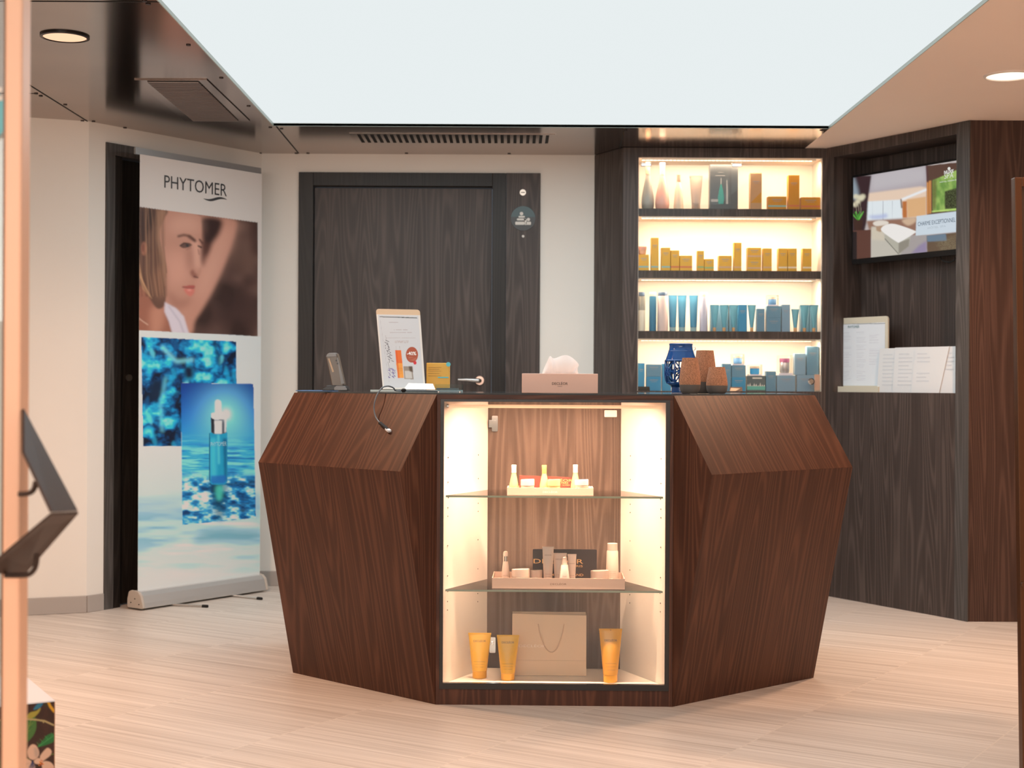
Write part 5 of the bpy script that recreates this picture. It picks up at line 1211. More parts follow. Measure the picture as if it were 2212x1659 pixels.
# seaweed picture
sea = c4.mask(k4((272, 72), (804, 98), (806, 334), (500, 330), (496, 684), (283, 684)))
n1 = c4.noise(95, 1, 1.2, 4); n2 = c4.noise(90, 1.2, .9, 4); f_ = np.clip(n1 * .65 + np.abs(n2 - .5) * 1.4 - .02, 0, 1)
c4.put(sea, c4.ramp(f_, [(.22, (3, 18, 42)), (.36, (4, 62, 112)), (.48, (10, 118, 172)), (.62, (40, 172, 210)), (.8, (136, 220, 232))]))
def inmask(fn):
    keep = c4.a.copy(); fn(); c4.a = c4.a * sea[..., None] + keep * (1 - sea[..., None])
def leafs():
    for i in range(38):
        x = 280 + c4.rng.rand() * 520; y = 80 + c4.rng.rand() * 600; L_ = 40 + 70 * c4.rng.rand(); an = 1.2 + c4.rng.rand() * 1.2
        dx, dy = math.cos(an) * L_, math.sin(an) * L_; wx, wy = -math.sin(an) * 14, math.cos(an) * 14
        col = [(96, 208, 228), (8, 84, 138), (4, 24, 50), (26, 150, 196)][i % 4]
        c4.blob(k4((x, y), (x + dx * .4 + wx, y + dy * .4 + wy), (x + dx, y + dy), (x + dx * .5 - wx, y + dy * .5 - wy)), col, 5, .6)
    c4.blob(k4((515, 240), (560, 240), (562, 300), (520, 305)), (6, 22, 48), 10); c4.blob(k4((335, 320), (385, 330), (370, 430), (320, 420)), (6, 30, 56), 8)
    c4.line(k4((390, 130), (470, 210), (560, 200)), 16, (130, 214, 228), 8, .8); c4.line(k4((410, 300), (380, 460), (390, 600)), 12, (110, 208, 224), 8, .7)
inmask(leafs)
pr_ = k4((495, 331), (900, 335), (914, 1086), (503, 1125)); bot = c4.mask(pr_)
g_ = np.clip((c4.Y - 26 - 330) / 790, 0, 1); c4.put(bot, c4.ramp(g_, [(0, (6, 48, 132)), (.2, (14, 98, 184)), (.45, (36, 148, 206)), (.62, (52, 156, 206)), (1, (20, 96, 160))]))
gl = np.exp(-(((c4.X - (748 - 207)) / 150) ** 2 + ((c4.Y - (535)) / 150) ** 2)); c4.put(gl * bot, (120, 206, 240), .85)
vg = np.clip(np.abs(c4.X - (705 - 207)) / 220, 0, 1) ** 2 * np.clip((700 - c4.Y) / 300, 0, 1); c4.put(vg * bot, (4, 34, 110), .5)
rp = c4.noise(90, 1.6, .16, 3); c4.put(bot * np.clip((c4.Y - 640) / 120, 0, 1) * np.clip((rp - .52) * 8, 0, 1), (120, 206, 232), .8)
c4.put(bot * np.clip((c4.Y - 640) / 120, 0, 1) * np.clip((.44 - rp) * 8, 0, 1), (6, 70, 140), .7)
ch = c4.noise(44, 1.2, .6, 3); lowm = bot * np.clip((c4.Y - 850) / 60, 0, 1); c4.put(lowm, c4.ramp(ch, [(.25, (4, 38, 84)), (.42, (10, 92, 152)), (.55, (50, 150, 200)), (.68, (176, 226, 240)), (.85, (236, 248, 250))]), .9)
c4.blob(k4((650, 880), (760, 880), (745, 1000), (730, 1100), (690, 1100), (665, 980)), (6, 58, 84), 20, .75); c4.blob(k4((690, 910), (730, 910), (722, 980), (696, 980)), (70, 190, 170), 8, .7)
# bottle
c4.poly(k4((652, 610), (753, 606), (755, 880), (742, 898), (668, 900), (654, 882)), (24, 138, 176)); c4.poly(k4((660, 640), (690, 640), (692, 870), (664, 880)), (70, 190, 214), 8, .6); c4.poly(k4((730, 640), (752, 640), (752, 880), (738, 880)), (8, 78, 122), 4, .8)
c4.poly(k4((662, 850), (748, 846), (748, 878), (738, 892), (670, 894), (660, 880)), (26, 90, 170), 4, .8); c4.poly(k4((652, 612), (656, 612), (658, 880), (654, 880)), (6, 60, 100), 1); c4.line(k4((704, 620), (707, 780)), 10, (90, 200, 220), 4, .7)
c4.poly(k4((662, 520), (751, 518), (750, 606), (735, 614), (680, 616), (664, 606)), (70, 78, 90)); c4.poly(k4((682, 540), (724, 540), (724, 614), (684, 614)), (214, 218, 222), 3); c4.poly(k4((664, 522), (680, 522), (680, 610), (668, 606)), (24, 28, 36), 3); c4.poly(k4((738, 520), (750, 520), (748, 602), (738, 610)), (196, 202, 210), 2)
c4.poly(k4((664, 500), (690, 492), (735, 492), (752, 505), (752, 524), (738, 534), (684, 536), (664, 524)), (204, 206, 216)); c4.blob(k4((686, 440), (690, 428), (702, 424), (714, 430), (720, 445), (722, 520), (712, 530), (692, 526), (686, 500)), (226, 222, 228), 2); c4.poly(k4((688, 440), (696, 436), (698, 520), (690, 516)), (176, 178, 196), 4, .8)
c4.ell(k4((748, 505))[0][0], 505 + 26, 22, 30, (240, 250, 255), 16, .9)
def banner_col(px, py):
    a_ = c2.sample(px, py); b_ = c4.sample(px, py); t_ = np.clip((py - 708) / 3.0, 0, 1)[:, None]
    # boundary between the portrait and the white band runs along the portrait's lower edge
    yl = 300 + np.interp((px - 200) * 2.765, [240, 985], [1142, 1179]) / 2.765; t_ = np.clip((py - yl) / .8 + .5, 0, 1)[:, None]
    c_ = a_ * (1 - t_) + b_ * t_
    pk = np.clip((c_.max(1, keepdims=True) - c_.min(1, keepdims=True)) * 6, 0, 1)
    return c_ * (1.22 + .33 * t_)
tz0 = .088
sheet('printed_canvas', bp(sb0, -.004, TZB - .030), bp(sb1, -.004, TZB - .030), bp(sb0, -.004, tz0), bp(sb1, -.004, tz0), 200, 640, banner_col, PRINT, r, mx=.80)
mk('canvas_back', M().ext([bp(sb0, -.0035, TZB - .030), bp(sb1, -.0035, TZB - .030), bp(sb1, -.0035, tz0), bp(sb0, -.0035, tz0)], nb * .0004), PLW, r)
DTX = pm('dark_grey_ink', (.045, .045, .048), .5)
def onb(px, py, off=-.005): return Pw(px, py, bp(0, off, 0), db)
a = onb(355, 393); b = onb(490, 412); text('PHYTOMER', (a + b) / 2 + V(0, 0, .002), db, (0, 0, 1), DTX, r, width=(b.xy - a.xy).length, cap=.064, bold=.0)
pts = [onb(440 + 50 * t, 429 + 4.5 * math.sin(t * 2 * math.pi) * .6 + 2.2 * t, -.0055) for t in np.linspace(0, 1, 17)]
m = M()
for i in range(16):
    w0 = .0062 * math.sin(math.pi * i / 16) + .0008; w1 = .0062 * math.sin(math.pi * (i + 1) / 16) + .0008
    m.ext([pts[i] + V(0, 0, -w0), pts[i + 1] + V(0, 0, -w1), pts[i + 1] + V(0, 0, w1), pts[i] + V(0, 0, w0)], nb * .0004)
mk('swoosh', m, DTX, r)
a = onb(455, 958); b = onb(489, 960); text('PHYTOMER', (a + b) / 2, db, (0, 0, 1), pm('pale_blue_ink', (.45, .75, .85), .5), r, width=(b.xy - a.xy).length, cap=.022, name='bottle_lettering')

# ================================================================== TELEVISION IN THE NICHE
tvo = .085
def rp(px, py, off): return Pw(px, py, rw(0, off), dr)
t_tl = rp(1843, 384, tvo); t_bl = rp(1843, 560, tvo); t_tr = rp(2066, 352, tvo)
zt_, zb_ = t_tl.z + .0, t_bl.z; hT = zt_ - zb_; wT = hT * 16 / 9
s0_ = (t_tl.xy - R0.xy).length * 1.0
def onp(s, off, z): return t_tl.xy.to_3d() + dr * s + nr * (off) + V(0, 0, z)
wT = min(wT, TR + 0 - .0 + 5); sE = (rp(2066, 450, 0).xy.to_3d() - R0).dot(dr) - (t_tl.xy.to_3d() - R0).dot(dr)
wT = min(wT, sE + .0)
wT = (sn1 - (t_tl.xy.to_3d() - R0).dot(dr)) - .012
r = empty('television', onp(wT / 2, .02, zb_ - .02), 'wall-mounted television showing a massage room in the wood niche', 'television')
TVB = pm('tv_black', (.012, .011, .011), .2)
mk('casing', M().ext([onp(-.010, .002, zb_ - .028), onp(wT + .008, .002, zb_ - .028), onp(wT + .008, .002, zt_ + .012), onp(-.010, .002, zt_ + .012)], nr * .035), TVB, r, bevel=.002)
mk('wall_bracket', M().ext([onp(wT * .4, .037, (zb_ + zt_) / 2 - .08), onp(wT * .6, .037, (zb_ + zt_) / 2 - .08), onp(wT * .6, .037, (zb_ + zt_) / 2 + .08), onp(wT * .4, .037, (zb_ + zt_) / 2 + .08)], nr * (ND - tvo - .038)), TVB, r)
ct_ = Canvas(1835, 345, 4.608, 250 * 4.608, 235 * 4.608, (190, 180, 178), ds=2.0, seed=7)
def k5(*a): return [(x - 85 * 4.608, y - 105 * 4.608) for x, y in a]
ct_.poly(k5((570, 600), (1160, 540), (1160, 780), (560, 830)), (176, 166, 172)); ct_.poly(k5((600, 640), (900, 560), (1160, 560), (1150, 700), (600, 800)), (192, 186, 190), 30)
ct_.poly(k5((560, 820), (1100, 750), (1160, 760), (1150, 1060), (560, 1100)), (232, 206, 184), 8); ct_.poly(k5((560, 900), (910, 880), (920, 1085), (560, 1100)), (226, 234, 238), 4)
for x in (620, 725, 820): ct_.line(k5((x, 895), (x, 1080)), 3, (150, 150, 160))
ct_.blob(k5((580, 1045), (700, 1030), (760, 1020), (760, 1060), (640, 1075)), (176, 186, 224), 12, .8)
ct_.line(k5((915, 880), (1160, 780)), 22, (236, 240, 244), 6); ct_.poly(k5((960, 880), (1155, 850), (1155, 1040), (970, 1060)), (222, 176, 128), 6); ct_.poly(k5((918, 900), (962, 895), (965, 1060), (920, 1060)), (188, 114, 62), 3); ct_.line(k5((905, 880), (912, 960)), 14, (116, 84, 62), 3)
ct_.poly(k5((420, 640), (610, 640), (575, 900), (565, 1090), (540, 1200), (420, 1200)), (58, 38, 42), 6); ct_.blob(k5((425, 640), (480, 800), (470, 880), (425, 860)), (160, 176, 188), 16, .8)
for x, y in ((455, 850), (510, 870), (475, 900), (525, 850), (450, 930), (490, 860)): ct_.ell(*k5((x, y))[0], 26, 24, (222, 214, 184), 8, .9)
for x in (455, 480, 500): ct_.line(k5((x, 920), (x + 10, 1040)), 5, (150, 140, 120))
for i in range(14): x = 425 + i * 8; ct_.line(k5((480, 1090), (x, 1020 + 20 * math.sin(i * 1.3))), 8, [(70, 150, 50), (110, 190, 80), (40, 96, 30)][i % 3], 2)
ct_.poly(k5((430, 1085), (525, 1080), (515, 1180), (470, 1200), (440, 1170)), (66, 42, 34), 3)
ct_.poly(k5((560, 1090), (1060, 1060), (1060, 1240), (610, 1260)), (150, 112, 94), 8); ct_.poly(k5((610, 1150), (760, 1160), (920, 1430), (880, 1450), (605, 1475)), (196, 190, 178), 6); ct_.poly(k5((610, 1160), (700, 1150), (760, 1290), (610, 1280)), (212, 200, 180), 10, .8)
ct_.poly(k5((420, 1190), (605, 1180), (605, 1470), (460, 1480), (420, 1480)), (96, 62, 52), 2); ct_.poly(k5((420, 1200), (465, 1200), (465, 1480), (420, 1480)), (40, 30, 30), 2)
ct_.poly(k5((980, 1240), (1160, 1220), (1160, 1410), (890, 1440)), (168, 160, 158), 6); ct_.poly(k5((1080, 1340), (1160, 1290), (1165, 1410), (1000, 1420)), (140, 124, 168), 10, .7)
ct_.blob(k5((632, 1105), (700, 1088), (775, 1100), (770, 1130), (700, 1150), (635, 1135)), (228, 218, 206), 3); ct_.poly(k5((655, 1148), (765, 1130), (700, 1205), (660, 1190)), (176, 146, 120), 4)
ct_.blob(k5((925, 1080), (1040, 1060), (1050, 1100), (980, 1140), (925, 1110)), (220, 190, 160), 8, .8)
ct_.poly(k5((740, 1230), (1000, 1240), (985, 1340), (880, 1425), (740, 1280)), (182, 178, 164), 3); ct_.poly(k5((880, 1310), (990, 1270), (982, 1345), (880, 1425)), (146, 140, 128), 3); ct_.line(k5((745, 1270), (878, 1420)), 5, (60, 56, 54))
ct_.blob(k5((712, 1160), (760, 1130), (850, 1125), (1040, 1190), (1040, 1215), (900, 1300), (860, 1300), (720, 1200)), (240, 236, 232), 2)
ct_.poly(k5((1160, 545), (1475, 510), (1475, 1020), (1160, 1040)), (92, 66, 56)); ct_.poly(k5((1160, 700), (1205, 690), (1205, 1015), (1160, 1030)), (206, 140, 80), 3); ct_.line(k5((1182, 700), (1182, 1020)), 5, (110, 66, 40)); ct_.line(k5((1160, 545), (1170, 700)), 20, (90, 60, 60), 4)
ct_.poly(k5((1218, 690), (1475, 580), (1475, 990), (1222, 1005)), (110, 150, 72), 3); gm_ = ct_.mask(k5((1218, 690), (1475, 580), (1475, 990), (1222, 1005)))
ct_.put(gm_ * np.clip(ct_.noise(40, 1, 2, 3) * 2 - .6, 0, 1), (178, 206, 112), .8); ct_.poly(k5((1218, 690), (1260, 680), (1250, 960), (1222, 1000)), (110, 104, 60), 10, .8); ct_.poly(k5((1340, 800), (1475, 760), (1475, 965), (1342, 975)), (44, 46, 28), 4)
ct_.put(ct_.mask(k5((1340, 800), (1475, 760), (1475, 965), (1342, 975))) * (ct_.rng.rand(ct_.h, ct_.w) > .6), (100, 110, 70), .7); ct_.line(k5((1215, 1000), (1475, 975)), 10, (206, 236, 130), 4)
ct_.poly(k5((1160, 1240), (1475, 1205), (1475, 1390), (1165, 1415)), (104, 84, 66), 4); ct_.poly(k5((1160, 1240), (1350, 1220), (1360, 1290), (1165, 1300)), (108, 128, 146), 4); gm_ = ct_.mask(k5((1250, 1300), (1475, 1230), (1475, 1390), (1300, 1400)), 20); ct_.put(gm_ * (ct_.rng.rand(ct_.h, ct_.w) > .5), (140, 130, 100), .6)
ct_.poly(k5((1060, 1045), (1475, 995), (1475, 1200), (1050, 1240)), (206, 218, 228), 1)
SCRM = printed('screen_picture', .15, .92)
sheet('screen', onp(0, .001, zt_), onp(wT, .001, zt_), onp(0, .001, zb_), onp(wT, .001, zb_), 190, 150, ct_.sample, SCRM, r)
TVT = emit('screen_dark_text', s2l((66, 84, 104)), .92); TVG = emit('screen_grey_text', s2l((176, 188, 196)), .92); TVW = emit('screen_white_text', s2l((236, 236, 230)), .92)
def tvt(s_, cx, cy, x0, x1, cap, mat, bold=0.0):
    k = lambda x, y: (1750 + x / 4.608, 240 + y / 4.608)
    c = rp(*k(cx, cy), tvo - .0005); a = rp(*k(x0, cy), tvo); b = rp(*k(x1, cy), tvo)
    text(s_, c, dr, (0, 0, 1), mat, r, width=(b.xy - a.xy).length, cap=cap, lift=.0012, bold=bold, name='caption')
tvt('CHARME EXCEPTIONNEL', 1258, 1103, 1072, 1445, .021, TVT, .0); tvt('HÔTEL SPA', 1262, 1152, 1170, 1350, .013, TVG)
tvt('NUXE', 1382, 603, 1336, 1430, .016, TVW, .03); tvt('SPA', 1382, 642, 1338, 1428, .026, TVW, -.01); tvt('HÔTEL RÉSERVÉ', 1375, 695, 1292, 1458, .007, TVW)
m = M()
for k_ in range(6):
    an = k_ * math.pi / 3; c = rp(1750 + (1383 + 8 * math.cos(an)) / 4.608, 240 + (572 + 8 * math.sin(an)) / 4.608, tvo - .001); m.lathe([(.004, 0), (.004, .0006)], 10, c, a=-nr)
mk('emblem', m, TVW, r)
cpt = [rp(x, y, .12) for x, y in ((2030, 552), (2036, 563), (2050, 567), (2062, 562), (2064, 556))]
mk('cable', M().tube(cpt, .004, 8), GROOVE, r, smooth=True)
# brochure board and leaflets in the niche
PAP = pm('white_paper', (.70, .73, .75), .55); BCR = pm('cream_board', (.66, .62, .50), .45)
def nichequad(x0, x1, yt, off): a = rp(x0, 700, off); b = rp(x1, 700, off); return a.xy.to_3d(), b.xy.to_3d(), rp((x0 + x1) / 2, yt, off).z
a, b, zt = nichequad(1812, 1918, 685, .075)
r = empty('menu_board', (a + b) / 2 + V(0, 0, NZ0), 'cream rounded board holding a printed price list on the niche ledge', 'menu board')
w_ = (b - a).length; mk('board', M().rrect((a + b) / 2 + V(0, 0, (zt + NZ0 + .03) / 2), dr, (0, 0, 1), w_, zt - NZ0 - .03, .018, nr * .009, (1, 1, 0, 0)), BCR, r)
x = rp(1815, 830, .03); y = rp(1897, 838, .03); ledge0 = rp(1803, 840, .035).xy.to_3d(); ledge1 = rp(1897, 840, .035).xy.to_3d()
mk('ledge', M().prism([ledge0.xy, ledge1.xy, (ledge1 + nr * .06).xy, (ledge0 + nr * .06).xy], NZ0 + .0005, NZ0 + .030), BCR, r)
a2, b2, zt2 = nichequad(1818, 1912, 700, .0735)
c6 = Canvas(1810, 690, 8, 110 * 8, 150 * 8, (196, 203, 210), ds=2.5, seed=11)
def k6(*a): return [((1750 + x / 4.788 - 1810) * 8, (600 + y / 4.788 - 690) * 8) for x, y in a]
for cx, x0, x1, ys in ((0, 345, 430, ((570, 680), (715, 740), (770, 830), (850, 930), (960, 1060))), (1, 480, 580, ((565, 580), (610, 680), (700, 760), (780, 880), (890, 940), (960, 1060))), (2, 612, 715, ((590, 680), (740, 820), (840, 900)))):
    for ya_, yb_ in ys:
        for yy in range(ya_, yb_, 14): c6.line(k6((x0, yy), (x0 + (x1 - x0) * (.6 + .4 * c6.rng.rand()), yy - 2)), 5, (170, 174, 186), 1, .75)
c6.line(k6((320, 480), (780, 472)), 9, (70, 80, 84))
sheet('price_list', V(a2.x, a2.y, zt2 + .004), V(b2.x, b2.y, zt2 + .004), V(a2.x, a2.y, NZ0 + .034), V(b2.x, b2.y, NZ0 + .034), 80, 120, c6.sample, PRINT, r, gain=1.35)
c = rp(1844, 706, .0725); text('PHYTOMER', c, dr, (0, 0, 1), pm('teal_ink', (.12, .24, .26), .5), r, width=.085, cap=.014)
for i, (x0, x1, yt, xb, off, lb) in enumerate(((1897, 1962, 752, 1895, .043, 'leftmost white leaflet overlapping the cream menu board'), (1930, 2000, 750, 1928, .033, 'second white leaflet from the menu board'),
                                 (1974, 2047, 749, 1968, .023, 'third white leaflet, wider face showing'), (2040, 2068, 748, 2030, .029, 'white leaflet partly hidden behind the niche edge'))):
    a, b, zt = nichequad(x0, x1, yt, off); c_, d_, _ = nichequad(xb, x1 - (x0 - xb) * 0 - (10 if i < 3 else 0) - (8 if i == 2 else 0), yt, off); 
    if i == 3: b = rw(sn1 - .004, off + .002).xy.to_3d(); d_ = b.copy()
    r = empty('leaflet', (c_ + d_) / 2 + V(0, 0, NZ0), lb, 'leaflet', 'white leaflets in the niche')
    up = V(0, 0, 1)
    mk('sheet', M().ext([V(c_.x, c_.y, NZ0 + .0008), V(d_.x, d_.y, NZ0 + .0008), V(b.x, b.y, zt) + nr * .012, V(a.x, a.y, zt) + nr * .012], nr * .003), PAP, r)
    m = M(); q0 = V(c_.x, c_.y, 0); q1 = V(d_.x, d_.y, 0); hh = zt - NZ0
    for j in range(9 if i < 3 else 5):
        f0 = .84 - j * .085; 
        if i == 2 and j in (3, 4, 8): continue
        base_ = q0.lerp(q1, .18) + V(0, 0, NZ0 + hh * f0) + nr * (.012 * f0 - .0006); wl = (q1 - q0).length * (.52 if i != 2 else .5) * (.7 + .3 * math.sin(j * 2.1) ** 2)
        m.ext([base_, base_ + dr * wl, base_ + dr * wl + V(0, 0, .006), base_ + V(0, 0, .006)], nr * .0004)
    mk('small_print', m, pm('faint_print', (.62, .66, .70), .6), r)

# ================================================================== FOREGROUND LEFT: glass door edge with chevron handle
YD = 2.40
STL = pm('cream_lacquered_stile', (.80, .50, .34), .4)
x0 = P(7, 800, YD).x; x1 = P(44.5, 800, YD).x
r = empty('glass_door', (x1 - .3, YD, 0), 'open glass door with pale stile and bronze chevron handle at left edge', 'door')
mk('stile', M().box(x0, x1, YD, YD + .045, 0.004, 2.34), STL, r, bevel=.004)
mk('bead', M().box(x0 - .004, x0 - .0003, YD + .006, YD + .040, .10, 2.25), pm('brown_bead', (.16, .08, .045), .4), r)
mk('pane', M().box(x0 - .62, x0 - .0045, YD + .018, YD + .026, .10, 2.25), pane('door_glass', (.86, .93, .95), 1.5), r)
mk('bottom_rail', M().box(x0 - .62, x0 - .0045, YD, YD + .045, .004, .0995), STL, r)
mk('top_rail', M().box(x0 - .62, x0 - .0045, YD, YD + .045, 2.2505, 2.34), STL, r)
p = P(-58, 245, YD); st = mk('sticker', M().lathe([(.050, 0), (.050, .0006)], 48, (p.x, YD + .0175, p.z), a=(0, -1, 0)), pm('teal_sticker', (.10, .42, .48), .4), r, label='round teal sticker')
m = M()
for y_ in (190, 208): c = P(4, y_ + 4, YD + .016); m.box(c.x - .018, c.x + .001, YD + .0158, YD + .0165, c.z - .004, c.z + .004)
mk('sticker_print', m, SGW, st)
BRZ = pm('dark_bronze_handle', (.050, .029, .021), .5, .0, Specular_IOR_Level=.25); YH = 2.30
def hpnt(px, py, Y): return P(px, py, Y)
Yf, Yn = YD + .006, YD - .128
h0 = P(46, 884, Yf); h1 = P(163, 1104, Yf); h2 = P(47, 1243, Yf)
th = V(.004, 0, 0)
def plate(q, t):     # four corners and a thickness vector
    t = Vector(t); return M().add([Vector(p) for p in q] + [Vector(p) + t for p in q], [(3, 2, 1, 0), (4, 5, 6, 7), (0, 1, 5, 4), (1, 2, 6, 5), (2, 3, 7, 6), (3, 0, 4, 7)])
g0_ = P(46, 978, Yn + .03); g1_ = P(107, 1107, Yn); g2_ = P(-34, 1228, Yn)
ch = mk('chevron_handle', plate([h0 + V(.0005, 0, 0), h1, g1_, g0_ + V(.0005, 0, 0)], (.0042, 0, .001)), BRZ, r, bevel=.0006)
mk('lower_arm', plate([h1 + V(.004, 0, 0), g1_ + V(.002, 0, 0), g2_, h2], (.001, 0, -.0042)), BRZ, ch, bevel=.0006)
rr_ = P(60, 1060, YD + .02)
def sth(pp, Y):
    q = [P(a, b, Y) for a, b in pp]; o_ = []
    for i in range(len(q) - 1):
        p0 = q[max(i - 1, 0)]; p1 = q[i]; p2 = q[i + 1]; p3 = q[min(i + 2, len(q) - 1)]
        for t in (0, .25, .5, .75): o_.append(.5 * ((2 * p1) + (-p0 + p2) * t + (2 * p0 - 5 * p1 + 4 * p2 - p3) * t * t + (-p0 + 3 * p1 - 3 * p2 + p3) * t ** 3))
    return M().tube(o_ + [q[-1]], .0042, 12)
mk('standoff', sth(((40, 1067), (52, 1067), (66, 1064), (74, 1055), (77, 1040)), YD - .06), BRZ, ch, smooth=True)
mk('standoff', sth(((10, 1243), (40, 1243), (62, 1241), (74, 1230), (79, 1214), (80, 1196)), YD - .06), BRZ, ch, smooth=True)
# floral box behind it
zf = .3455; q0 = Pz(118, 1513, zf); f1 = V(-.869, -.494, 0); f2 = V(-.506, .862, 0); f1 = nrm(f1); f2 = V(f1.y, -f1.x, 0); f2 = f2 if f2.y > 0 else -f2
SB = .36
q0.z = 0; bc = q0 + f1 * SB / 2 + f2 * SB / 2
r = empty('floral_box', bc, 'dark box printed with leaves and a white flower, plain pale top, lower left', 'box')
def fb(a, b, z=0): return q0 + f1 * a + f2 * b + V(0, 0, z)
def fprism(a0, a1, b0_, b1_, z0, z1): return M().prism([fb(a0, b0_).xy, fb(a1, b0_).xy, fb(a1, b1_).xy, fb(a0, b1_).xy], z0, z1)
mk('body', fprism(.0008, SB, .0014, SB, .0005, zf - .0035), pm('brown_box_side', (.12, .035, .02), .5), r)
mk('lid', fprism(-.0006, SB, -.0006, SB + .001, zf - .003, zf), pm('white_box_top', (.66, .70, .76), .4), r)
mk('corner_trim', fprism(-.0012, .0004, -.0008, .0010, .0005, zf - .0035), pm('tan_trim', (.42, .22, .12), .4), r)
c7 = Canvas(-350, 1505, 6.406, 480 * 6.406, 520 * 6.406, (52, 28, 20), ds=4.0, seed=2)
def k7(*a): return [(x + 350 * 6.406, y - 105 * 6.406) for x, y in a]
c7.put(c7.noise(120, 1, 1, 2) > .55, (62, 34, 24), .6)
def leaf(pts, vein, c1=(66, 112, 50), c2_=(120, 140, 60)):
    c7.blob(k7(*pts), c1, 2); 
    for i in range(7):
        t = (i + .5) / 7; vx = vein[0][0] + (vein[1][0] - vein[0][0]) * t; vy = vein[0][1] + (vein[1][1] - vein[0][1]) * t
        for s_ in (-1, 1): c7.line(k7((vx, vy), (vx + s_ * 55 * math.sin(math.pi * (t * .8 + .15)), vy - 50)), 6, (34, 74, 34) if i % 2 else c2_, 1, .8)
    c7.line(k7(*vein), 8, c2_)
leaf([(380, 950), (470, 930), (505, 1040), (490, 1150), (430, 1250), (330, 1320), (275, 1200), (258, 1080), (300, 1000)], [(440, 960), (330, 1310)])
leaf([(520, 1368), (590, 1280), (660, 1200), (745, 1190), (745, 1290), (640, 1340)], [(530, 1365), (745, 1210)], (24, 110, 52), (60, 150, 80))
c7.blob(k7((365, 950), (420, 890), (500, 870), (560, 820), (545, 880), (480, 950), (400, 980)), (158, 148, 58), 2); c7.blob(k7((460, 850), (520, 770), (600, 750), (560, 820), (490, 850)), (14, 106, 150), 3); c7.line(k7((480, 850), (560, 770)), 10, (60, 130, 110), 2)
c7.line(k7((240, 970), (330, 968), (380, 985), (490, 990), (620, 1010), (740, 1065)), 26, (166, 150, 104), 1); c7.line(k7((610, 1000), (600, 1030)), 14, (166, 150, 104))
c7.line(k7((660, 730), (690, 800), (750, 875)), 38, (212, 158, 30), 2); c7.poly(k7((590, 770), (660, 760), (680, 830), (600, 800)), (44, 48, 28), 6, .8)
c7.line(k7((240, 1410), (300, 1350), (360, 1290)), 8, (120, 150, 90)); c7.line(k7((245, 1465), (330, 1505), (400, 1540)), 12, (110, 120, 50)); c7.line(k7((700, 1475), (745, 1465)), 12, (90, 120, 50)); c7.poly(k7((245, 1480), (320, 1520), (300, 1640), (245, 1640)), (38, 44, 34), 6, .8)
PT = (216, 180, 156)
for q in ([(385, 1480), (385, 1400), (440, 1335), (500, 1350), (540, 1430), (530, 1500), (470, 1545), (410, 1530)], [(550, 1510), (600, 1430), (660, 1380), (712, 1420), (700, 1480), (640, 1530), (590, 1560)], [(325, 1550), (350, 1525), (430, 1560), (420, 1590), (350, 1600)], [(290, 1660), (380, 1600), (460, 1590), (480, 1700), (300, 1720)], [(590, 1580), (680, 1570), (745, 1630), (745, 1720), (600, 1700)], [(470, 1560), (530, 1520), (600, 1560), (560, 1600), (490, 1600)]):
    c7.blob(k7(*q), PT, 2)
c7.blob(k7((470, 1380), (520, 1400), (530, 1480), (490, 1510)), (168, 150, 140), 12, .6)
for i in range(30): a_ = c7.rng.rand() * 6.28; q_ = 45 * c7.rng.rand(); c7.line(k7((560 + q_ * math.cos(a_), 1590 + q_ * math.sin(a_)), (566 + q_ * math.cos(a_), 1596 + q_ * math.sin(a_))), 9, [(196, 70, 30), (120, 36, 20), (230, 140, 40)][i % 3])
for i in range(16): c7.line(k7((450, 1560), (400 + i * 6, 1650 + 12 * (i % 3))), 6, (40, 52, 96), 0, .8)
leaf([(300, 1900), (420, 1800), (600, 1850), (700, 2000), (560, 2100), (380, 2060)], [(320, 1900), (690, 2000)])
leaf([(-200, 900), (0, 1000), (150, 1200), (60, 1400), (-120, 1250), (-240, 1050)], [(-190, 920), (60, 1380)], (30, 96, 50))
leaf([(-300, 1600), (-100, 1500), (120, 1650), (60, 1850), (-150, 1900)], [(-280, 1620), (60, 1840)])
c7.line(k7((-300, 1100), (0, 1000), (240, 970)), 26, (166, 150, 104), 1)
leaf([(100, 2300), (300, 2200), (500, 2400), (380, 2650), (160, 2550)], [(120, 2310), (370, 2630)], (24, 110, 52))
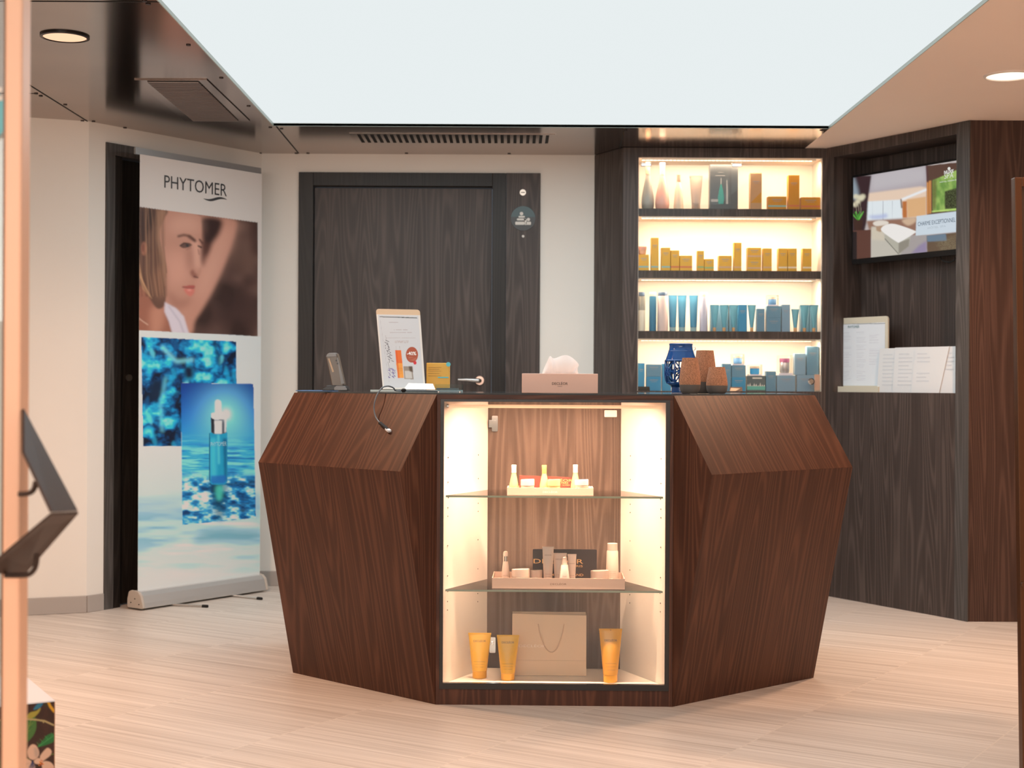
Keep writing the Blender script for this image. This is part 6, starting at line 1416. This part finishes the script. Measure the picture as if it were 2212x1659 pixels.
sheet('printed_front', fb(SB, .0006, zf - .0035), fb(.0006, .0006, zf - .0035), fb(SB, .0006, .0005), fb(.0006, .0006, .0005), 220, 220, c7.sample, PRINT, r)
# foreground right: leaning bronze-framed mirror
YR = 4.0
BG = pm('bronze_gold_frame', (.09, .036, .013), .4, .5)
tl_ = P(2192, 383, YR); bl_ = P(2209.5, 1700, YR); bl_.z = .003; bl_.y = YR + .0; bl_.x = P(2210, 1659, YR).x + .001; bl_.y = YR; 
r = empty('framed_mirror', (bl_.x + .25, YR + .02, 0), 'tall bronze-framed panel cut off by the right edge of the picture', 'mirror')
wx = V(.55, 0, 0); fr_ = .021
def mp_(u, v): return bl_.lerp(tl_, v) + wx * u
m = M()
for u0, u1, v0, v1 in ((0, fr_ / .55 * .9, 0, 1), (1 - fr_ / .55, 1, 0, 1), (fr_ / .55 * .9, 1 - fr_ / .55, .985, 1), (fr_ / .55 * .9, 1 - fr_ / .55, 0, .012)):
    m.ext([mp_(u0, v0), mp_(u1, v0), mp_(u1, v1), mp_(u0, v1)], (0, .030, 0))
mk('frame', m, BG, r, bevel=.0015)
mk('panel', M().ext([mp_(fr_ / .55, .012), mp_(1 - fr_ / .55, .012), mp_(1 - fr_ / .55, .985), mp_(fr_ / .55, .985)], (0, .010, 0)).v and M().ext([mp_(fr_ / .55, .012) + V(0, .008, 0), mp_(1 - fr_ / .55, .012) + V(0, .008, 0), mp_(1 - fr_ / .55, .985) + V(0, .008, 0), mp_(fr_ / .55, .985) + V(0, .008, 0)], (0, .010, 0)), pm('smoked_mirror', (.10, .075, .06), .12, .6), r)
mk('stand_strut', M().ext([mp_(.48, .7) + V(0, .031, 0), mp_(.52, .7) + V(0, .031, 0), V(mp_(.52, 0).x, YR + .36, .003), V(mp_(.48, 0).x, YR + .36, .003)], (0, .012, 0)), BG, r)
for px, py in ((2209, 1262),): 
    c = P(px, py, YR - .002); mk('catch', M().lathe([(.006, 0), (.006, .01)], 12, c, a=(0, -1, 0)), BG, r, smooth=True)
